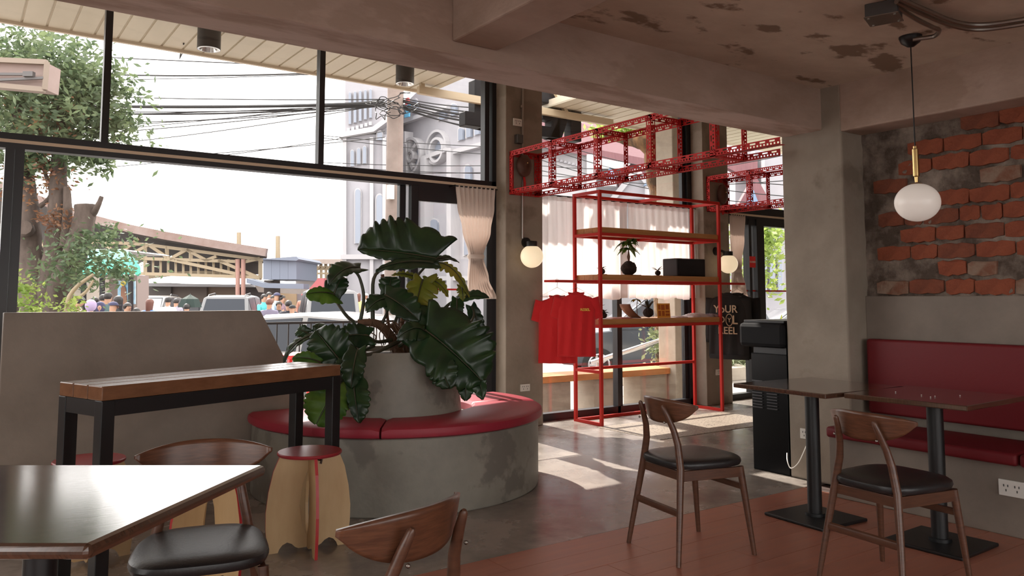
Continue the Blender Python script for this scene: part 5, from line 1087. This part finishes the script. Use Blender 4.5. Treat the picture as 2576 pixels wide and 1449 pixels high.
# ---- vehicles
M['tyre']=mat('black tyre',(.02,.02,.02),.8); M['rim']=mat('alloy rim',(.5,.5,.52),.3,.8); M['carglass']=mat('dark car glass',(.03,.035,.045),.2,spec=.25); M['tail']=mat('red tail lamp',(.6,.03,.02),.3); M['amber']=mat('amber lamp',(.8,.22,.05),.3); M['plate']=mat('pale number plate',(.7,.8,.75),.5); M['trimgrey']=mat('dark car trim',(.05,.05,.055),.5)
def car(name,loc,head,stn,color,label,win,cat='car',wb=(-1.35,1.4),wr=.34,rack=False,stripe=False):
    e=empty(name,loc,label,cat); BASE[e.name]=V((0,0,0)); e.rotation_euler.z=math.atan2(head.y,head.x)
    cm=mat(name+' paint',color,.25,coat=.6,spec=.5); mb=MB(); secs=[]
    for x,zb,zl,zr,w_,wr_ in stn: secs.append([(x,-w_*.94,zb),(x,-w_,zb+.18),(x,-w_,zl),(x,-wr_,zr-.05),(x,-wr_*.86,zr),(x,wr_*.86,zr),(x,wr_,zr-.05),(x,w_,zl),(x,w_,zb+.18),(x,w_*.94,zb)])
    vs=[p for s in secs for p in s]; n=10; fs=[]
    for i in range(len(secs)-1):
        for j in range(n): fs.append((i*n+j,i*n+(j+1)%n,(i+1)*n+(j+1)%n,(i+1)*n+j))
    fs+= [tuple(range(n)),tuple((len(secs)-1)*n+j for j in range(n))]; mb.add(vs,fs); mb.build('body',cm,e,smooth=True,bevel=.02)
    def panel(a,b,c,d_,nm='window',m=None,k=.88,off=.012):
        a,b,c,d_=map(V,(a,b,c,d_)); ce=(a+b+c+d_)/4; nn=(b-a).cross(d_-a).normalized(); 
        if nn.dot(ce-V((ce.x*.6,0,.9)))<0: nn=-nn
        q_=[ce+(p-ce)*k+nn*off for p in (a,b,c,d_)]; MB().prism(q_,-nn*(off+.01)).build(nm,m or M['carglass'],e)
    for i in win:
        for s in ((2,3),(7,6)): panel(secs[i][s[0]],secs[i+1][s[0]],secs[i+1][s[1]],secs[i][s[1]])
    panel(secs[1][3],secs[1][6],secs[2][6],secs[2][3],'rear_window',k=.86,off=.032); 
    for i in range(len(stn)-1):
        if stn[i][3]-stn[i+1][3]>.35: panel(secs[i][3],secs[i][6],secs[i+1][7],secs[i+1][2],'windscreen',k=.9,off=.045)
    for x in wb:
        for s in (-1,1):
            y=s*(stn[2][4]-.10); MB().cyl((x,y-.11,wr),(x,y+.11,wr),wr,n=24).build('wheel',M['tyre'],e,smooth=True); MB().lathe([(0,.05),(wr*.25,.06),(wr*.62,.02),(wr*.66,0)],16).v
            w_=MB(); 
            for k in range(5): a=2*PI*k/5; w_.bar((x,y+s*.113,wr),(x+wr*.6*math.cos(a),y+s*.113,wr+wr*.6*math.sin(a)),.05,.02,up=(0,1,0))
            w_.tube([(x+wr*.62*math.cos(2*PI*k/20),y+s*.11,wr+wr*.62*math.sin(2*PI*k/20)) for k in range(21)],.02,6,cap=False); w_.build('rim',M['rim'],e)
    x0=stn[0][0]-.02; zl=stn[0][2]; w0=stn[0][4]
    for s in (-1,1): MB().box(x0-.03,x0+.05,s*w0*.82-.09,s*w0*.82+.09,zl-.20,zl+.0).build('tail_lamp',M['amber'] if stripe else M['tail'],e,bevel=.01)
    MB().box(x0-.03,x0+.02,-.22,.22,zl-.36,zl-.24).build('number_plate',M['plate'],e); MB().box(x0-.08,x0+.04,-w0*.95,w0*.95,stn[0][1]+.02,stn[0][1]+.2).build('bumper',M['trimgrey'] if not stripe else cm,e,bevel=.02)
    if stripe: 
        for s in (-1,1): MB().box(x0-.035,x0+.02,s*.5-.24,s*.5+.24,zl-.36,zl-.24).build('red_stripe',M['tail'],e)
    if rack:
        for s in (-1,1): MB().tube([(stn[2][0]+.1,s*.6,stn[2][3]),(stn[2][0]+.2,s*.6,stn[2][3]+.06),(stn[3][0],s*.6,stn[3][3]+.06),(stn[3][0]+.1,s*.6,stn[3][3])],.02,6).build('roof_rail',M['trimgrey'],e)
    for s in (-1,1): MB().ball((stn[-3][0]-.15,s*(stn[3][4]+.12),stn[-3][2]+.10),.07,.09,.07,10,8).build('mirror',cm,e,smooth=True)
    return e
SUV=[(-2.3,.42,.98,1.06,.82,.78),(-2.26,.34,1.0,1.18,.88,.80),(-1.98,.30,1.06,1.74,.90,.72),(-.9,.28,1.05,1.80,.90,.72),(.25,.28,1.03,1.76,.90,.72),(1.15,.28,1.02,1.12,.90,.80),(2.1,.34,.92,.98,.86,.74),(2.32,.42,.80,.84,.76,.66)]
VAN=[(-2.25,.42,1.06,1.14,.80,.78),(-2.22,.34,1.10,1.22,.84,.80),(-2.02,.30,1.16,1.92,.85,.74),(-.8,.28,1.14,1.98,.85,.74),(.7,.28,1.12,1.95,.85,.74),(1.6,.28,1.06,1.18,.85,.78),(2.15,.34,.9,.98,.82,.74),(2.28,.42,.7,.76,.76,.7)]
HATCH=[(-1.9,.4,.85,.92,.76,.72),(-1.87,.32,.86,.98,.80,.74),(-1.5,.28,.90,1.42,.82,.62),(-.6,.26,.89,1.48,.82,.62),(.15,.26,.88,1.44,.82,.62),(.95,.26,.86,.95,.82,.74),(1.7,.3,.74,.80,.80,.7),(1.92,.38,.6,.64,.70,.62)]
def gp(px,dp): p=Pd(px,750,dp); return V((p.x,p.y,-.42))
def rot(v,deg): a=math.radians(deg); return V((v.x*math.cos(a)-v.y*math.sin(a),v.x*math.sin(a)+v.y*math.cos(a),0))
car('white_van',gp(822,26.8),rot(F,18.5),VAN,(.19,.187,.192),'white van with red rear stripe parked behind the monstera',(2,3),'van',stripe=True)
car('silver_suv',gp(598,29),rot(F,8),SUV,(.15,.15,.155),'silver SUV with roof rails seen above the low wall',(2,3,4),rack=True)
car('white_suv',gp(376,33.5),rot(F,186),SUV,(.19,.187,.184),'white SUV facing the street beside the kiosk',(2,3,4),rack=True)
car('white_hatchback',gp(742,12.5),rot(F,72),HATCH,(.21,.205,.20),'near white car whose roof shows beside the slanted low wall',(2,3,4))
car('dark_suv',gp(1650,17.2),rot(R,183),SUV,(.06,.07,.085),'dark blue SUV parked outside the shelf window',(2,3,4))
car('silver_car',gp(1990,20),rot(R,182),HATCH,(.16,.165,.178),'silver car seen through the glass door',(2,3,4))
car('dark_car',gp(475,41),rot(F,190),HATCH,(.12,.12,.13),'dark small car behind the green umbrella',(2,3,4))
# ================================================================ people in the street
def body_mesh(pose):
    """standing figure, 1.66 m, facing -y; one continuous skin"""
    P={'pel':(0,0,.92),'sp':(0,.01,1.12),'ch':(0,.0,1.30),'nk':(0,.01,1.42),'hd0':(0,.0,1.50),'hd':(0,-.015,1.585),'tp':(0,-.01,1.655)}
    E_=[('pel','sp'),('sp','ch'),('ch','nk'),('nk','hd0'),('hd0','hd'),('hd','tp')]
    Rr={'pel':(.155,.115),'sp':(.145,.105),'ch':(.165,.115),'nk':(.055,.058),'hd0':(.068,.075),'hd':(.078,.095),'tp':(.05,.06)}
    sw=.12 if pose=='walk' else 0
    for s,n in ((-1,'l'),(1,'r')):
        P['sh'+n]=(s*.18,.0,1.36); 
        if pose=='arms': P['el'+n]=(s*.24,-.08,1.13); P['wr'+n]=(s*.10,-.26,1.16); P['ha'+n]=(s*.06,-.32,1.20)
        else: P['el'+n]=(s*.25,.02+s*sw*.4,1.10); P['wr'+n]=(s*.26,-.05+s*sw,.86); P['ha'+n]=(s*.25,-.07+s*sw,.76)
        P['hp'+n]=(s*.09,0,.86); P['kn'+n]=(s*.10,-.02-s*sw*.6,.48); P['an'+n]=(s*.10,.02-s*sw*1.2,.08); P['to'+n]=(s*.11,-.13-s*sw*1.2,.03)
        E_+=[('ch','sh'+n),('sh'+n,'el'+n),('el'+n,'wr'+n),('wr'+n,'ha'+n),('pel','hp'+n),('hp'+n,'kn'+n),('kn'+n,'an'+n),('an'+n,'to'+n)]
        Rr.update({'sh'+n:(.068,.068),'el'+n:(.048,.048),'wr'+n:(.034,.034),'ha'+n:(.042,.03),'hp'+n:(.095,.095),'kn'+n:(.065,.065),'an'+n:(.045,.045),'to'+n:(.04,.03)})
    if pose=='bend':
        for k,p in list(P.items()):
            if p[2]>1.0 and not k.startswith(('el','wr','ha')): a=(p[2]-1.0)*.75; P[k]=(p[0],p[1]-a*.8,p[2]-a*.25)
    ks=list(P); me=bpy.data.meshes.new('b'); me.from_pydata([P[k] for k in ks],[(ks.index(a),ks.index(b)) for a,b in E_],[])
    o=bpy.data.objects.new('b',me); COL.objects.link(o); md=o.modifiers.new('skin','SKIN')
    for i,k in enumerate(ks): v=me.skin_vertices[0].data[i]; v.radius=Rr[k]; v.use_root=(k=='pel')
    md.use_smooth_shade=True; o.modifiers.new('s','SUBSURF').levels=1
    dg=bpy.context.evaluated_depsgraph_get(); m2=bpy.data.meshes.new_from_object(o.evaluated_get(dg)); bpy.data.objects.remove(o)
    m2.materials.clear()
    for k in range(4): m2.materials.append(None)
    hz=P['hd0'][2]-.05
    for p in m2.polygons:
        c=p.center; p.use_smooth=True
        hand=any((c-V(P['ha'+n])).length<.085 for n in 'lr')
        p.material_index=0 if (c.z>hz and abs(c.x)<.12) or hand else (1 if c.z>.90 else (2 if c.z>.09 else 3))
    return m2,V(P['hd'])
BM={p:body_mesh(p) for p in ('stand','walk','arms','bend')}
def hair_mesh(kind):
    mb=MB()
    if kind=='short': mb.ball((0,.012,.022),.088,.104,.098,16,12); mb.v=[V((p.x,p.y,max(p.z,-.035 if p.y>-.02 else .045))) for p in mb.v]
    elif kind=='long':
        mb.ball((0,.015,.022),.092,.106,.1,16,12); mb.v=[V((p.x*(1.1 if p.z<-.03 else 1),p.y,(p.z-(.17 if p.y>-.01 else 0)) if p.z<-.02 else p.z)) for p in mb.v]; mb.v=[V((p.x,p.y,max(p.z,.04) if p.y<-.05 else p.z)) for p in mb.v]
    elif kind=='cap':
        mb.ball((0,.005,.03),.094,.11,.085,16,12); mb.v=[V((p.x,p.y,max(p.z,.028))) for p in mb.v]; mb.lathe([(0,.0),(.085,.0),(.09,.006),(0,.008)],16,(0,-.09,.03))
    elif kind=='hood':
        mb.ball((0,.03,.0),.12,.125,.135,16,12); mb.v=[V((p.x,max(p.y,-.055),p.z)) for p in mb.v]
    o=mb.build('h',M['blk'],local=True,smooth=True); d=o.data; bpy.data.objects.remove(o); return d
HM={k:hair_mesh(k) for k in ('short','long','cap','hood')}
fm=MB(); fm.ball((0,-.098,-.012),.012,.02,.018,8,6); 
for s in (-1,1): fm.ball((s*.03,-.088,.018),.011,.006,.006,8,6)
fm.ball((0,-.088,-.048),.024,.008,.006,8,6)
o=fm.build('f',M['blk'],local=True,smooth=True); FMs=o.data; bpy.data.objects.remove(o)
CM={}
def cmat(c):
    if c not in CM: CM[c]=mat('cloth tone',c,.85)
    return CM[c]
SK=[mat('warm skin',(.42,.24,.16),.6),mat('tan skin',(.33,.18,.115),.6)]; HB=mat('black hair',(.018,.014,.013),.5); HBR=mat('red brown hair',(.13,.05,.035),.5); SHOE=mat('dark shoe',(.03,.03,.03),.6); LIP=mat('face features',(.22,.10,.08),.6)
def person(px,ytop,dp,pose,shirt,pants,hair,hcol,face,label,sk=0,scale=None):
    """face: heading angle in degrees, 0 = towards camera, 180 = away"""
    top=Pd(px,ytop,dp); me,hd=BM[pose]; h=hd.z+.10; z0=-.42; sc=(top.z-z0)/h
    if sc<.86: z0=top.z-h*.90; sc=.90
    if sc>1.12: sc=1.12
    head=rot(-F,face); e=empty('person',(top.x,top.y,z0),label,'person','people in the street'); e.scale=(sc,)*3; e.rotation_euler.z=math.atan2(head.y,head.x)+PI/2; BASE[e.name]=V((0,0,0))
    b=bpy.data.objects.new('body',me); COL.objects.link(b); b.parent=e; BASE[b.name]=V((0,0,0))
    for i,m in enumerate((SK[sk],cmat(shirt),cmat(pants),SHOE)): b.material_slots[i].link='OBJECT'; b.material_slots[i].material=m
    for nm,mm,ma in (('hair' if hair in('short','long') else hair,HM[hair],hcol),('face',FMs,LIP)):
        o=bpy.data.objects.new(nm,mm); COL.objects.link(o); o.parent=b; o.location=hd; o.material_slots[0].link='OBJECT'; o.material_slots[0].material=ma; BASE[o.name]=V((0,0,0))
    return e
NV=(.05,.05,.10); BK=(.02,.02,.022); WH=(.72,.70,.68); JN=(.08,.10,.16)
PP=[(154,748,18,'bend',BK,JN,'short',HB,120,'person in a black top bending beside the tree trunk'),
(173,743,18.5,'bend',(.62,.30,.33),JN,'short',HB,200,'person in a pink shirt behind the shrub'),
(228,757,17,'stand',(.36,.29,.44),JN,'hood','lav',-120,'person in a lavender hoodie with the hood up'),
(238,749,19,'stand',BK,JN,'short',HB,-80,'dark haired person behind the lavender hoodie'),
(252,762,17.5,'stand',NV,JN,'hood','navy',20,'person in a navy hoodie looking to the camera'),
(260,742,20,'stand',WH,JN,'short',HB,150,'person in white behind the plaid shirt'),
(272,737,19,'stand',(.07,.12,.12),JN,'short',HB,170,'tall young person in a dark green plaid shirt'),
(284,760,17,'stand',(.75,.70,.68),JN,'cap','navy',100,'person with a navy cap and white shirt'),
(298,746,18.5,'stand',BK,BK,'long',HB,-90,'person in a black jacket with tied black hair'),
(321,763,17,'stand',(.55,.5,.48),JN,'short',HB,60,'bareheaded boy at the end of the group, looking left'),
(343,776,17,'stand',BK,BK,'short',HB,180,'person whose dark hair just shows over the low wall'),
(377,753,19,'stand',(.10,.22,.55),JN,'long',HBR,170,'woman with red-brown hair and a blue top'),
(423,748,22,'stand',(.66,.64,.62),JN,'short',HB,185,'person in a white shirt walking away'),
(470,765,20,'arms',(.40,.30,.26),JN,'short',HB,180,'person under the dark green umbrella'),
(443,752,25,'stand',(.30,.28,.34),JN,'short',HB,180,'person in grey behind the umbrella'),
(678,752,19,'stand',(.17,.15,.21),JN,'short',HBR,180,'broad person in a purple-grey jacket left of the van'),
(664,741,25,'arms',(.10,.45,.45),JN,'short',HB,60,'person in a teal and white top near the stalls'),
(677,736,26,'stand',(.5,.45,.42),JN,'short',HB,40,'person facing the camera behind the purple-grey jacket'),
(696,737,25,'arms',(.38,.50,.62),JN,'cap','navy',70,'person in a light blue shirt with a cap'),
(687,744,25.5,'stand',(.7,.68,.66),NV,'short',HB,30,'person in a white top beside the light blue shirt'),
(710,744,25,'arms',(.30,.20,.24),JN,'short',HB,80,'person in brown holding something at the stalls'),
(702,759,21,'stand',(.05,.05,.06),JN,'short',HB,20,'person with a red scarf between the two jackets',1),
(726,757,19.5,'stand',(.035,.035,.045),BK,'short',HB,190,'person in a black jacket close to the van, left one'),
(735,768,19.3,'stand',(.03,.03,.04),BK,'cap','black',170,'person in a black jacket close to the van, right one'),
(765,722,33,'stand',(.4,.2,.15),JN,'cap','red',10,'person behind the van roof, near its front'),
(876,722,36,'stand',(.32,.28,.3),JN,'short',HB,20,'dark haired person on the church forecourt, leftmost'),
(886,728,35,'stand',(.55,.42,.40),JN,'long',HB,40,'person in pale pink on the church forecourt'),
(902,729,34,'arms',(.70,.58,.2),JN,'long',HBR,200,'person with a yellow bag on the church forecourt'),
(895,733,34,'stand',(.6,.12,.22),JN,'long',HB,190,'person in a magenta top on the church forecourt'),
(921,728,35,'stand',(.6,.6,.62),JN,'cap','white',30,'person with a white cap on the church forecourt')]
HC={'lav':cmat((.36,.29,.44)),'navy':cmat(NV),'red':cmat((.5,.05,.05)),'white':cmat(WH),'black':cmat(BK)}
for p in PP:
    hc=p[7] if not isinstance(p[7],str) else HC[p[7]]; person(*p[:7],hc,p[8],p[9],*(p[10:11]))
uc=Pd(478,757,20.3); ue=empty('umbrella',uc-V((0,0,.35)),'dark green umbrella held above the crowd','umbrella')
mb=MB(); n=8; rim=[uc+R*(.31*math.cos(2*PI*i/n))+F*(.31*math.sin(2*PI*i/n))+U*(-.16) for i in range(n)]; r2=[uc+R*(.22*math.cos(2*PI*i/n))+F*(.22*math.sin(2*PI*i/n))+U*(.05) for i in range(n)]; mb.add(rim+r2+[uc+U*.17],[(i,(i+1)%n,n+(i+1)%n,n+i) for i in range(n)]+[(n+i,n+(i+1)%n,2*n) for i in range(n)]); mb.build('canopy',cmat((.02,.035,.03)),ue,solid=.005)
MB().tube([uc+U*.19,uc-U*.62],.008,6).build('shaft',M['steel_dark'],ue)
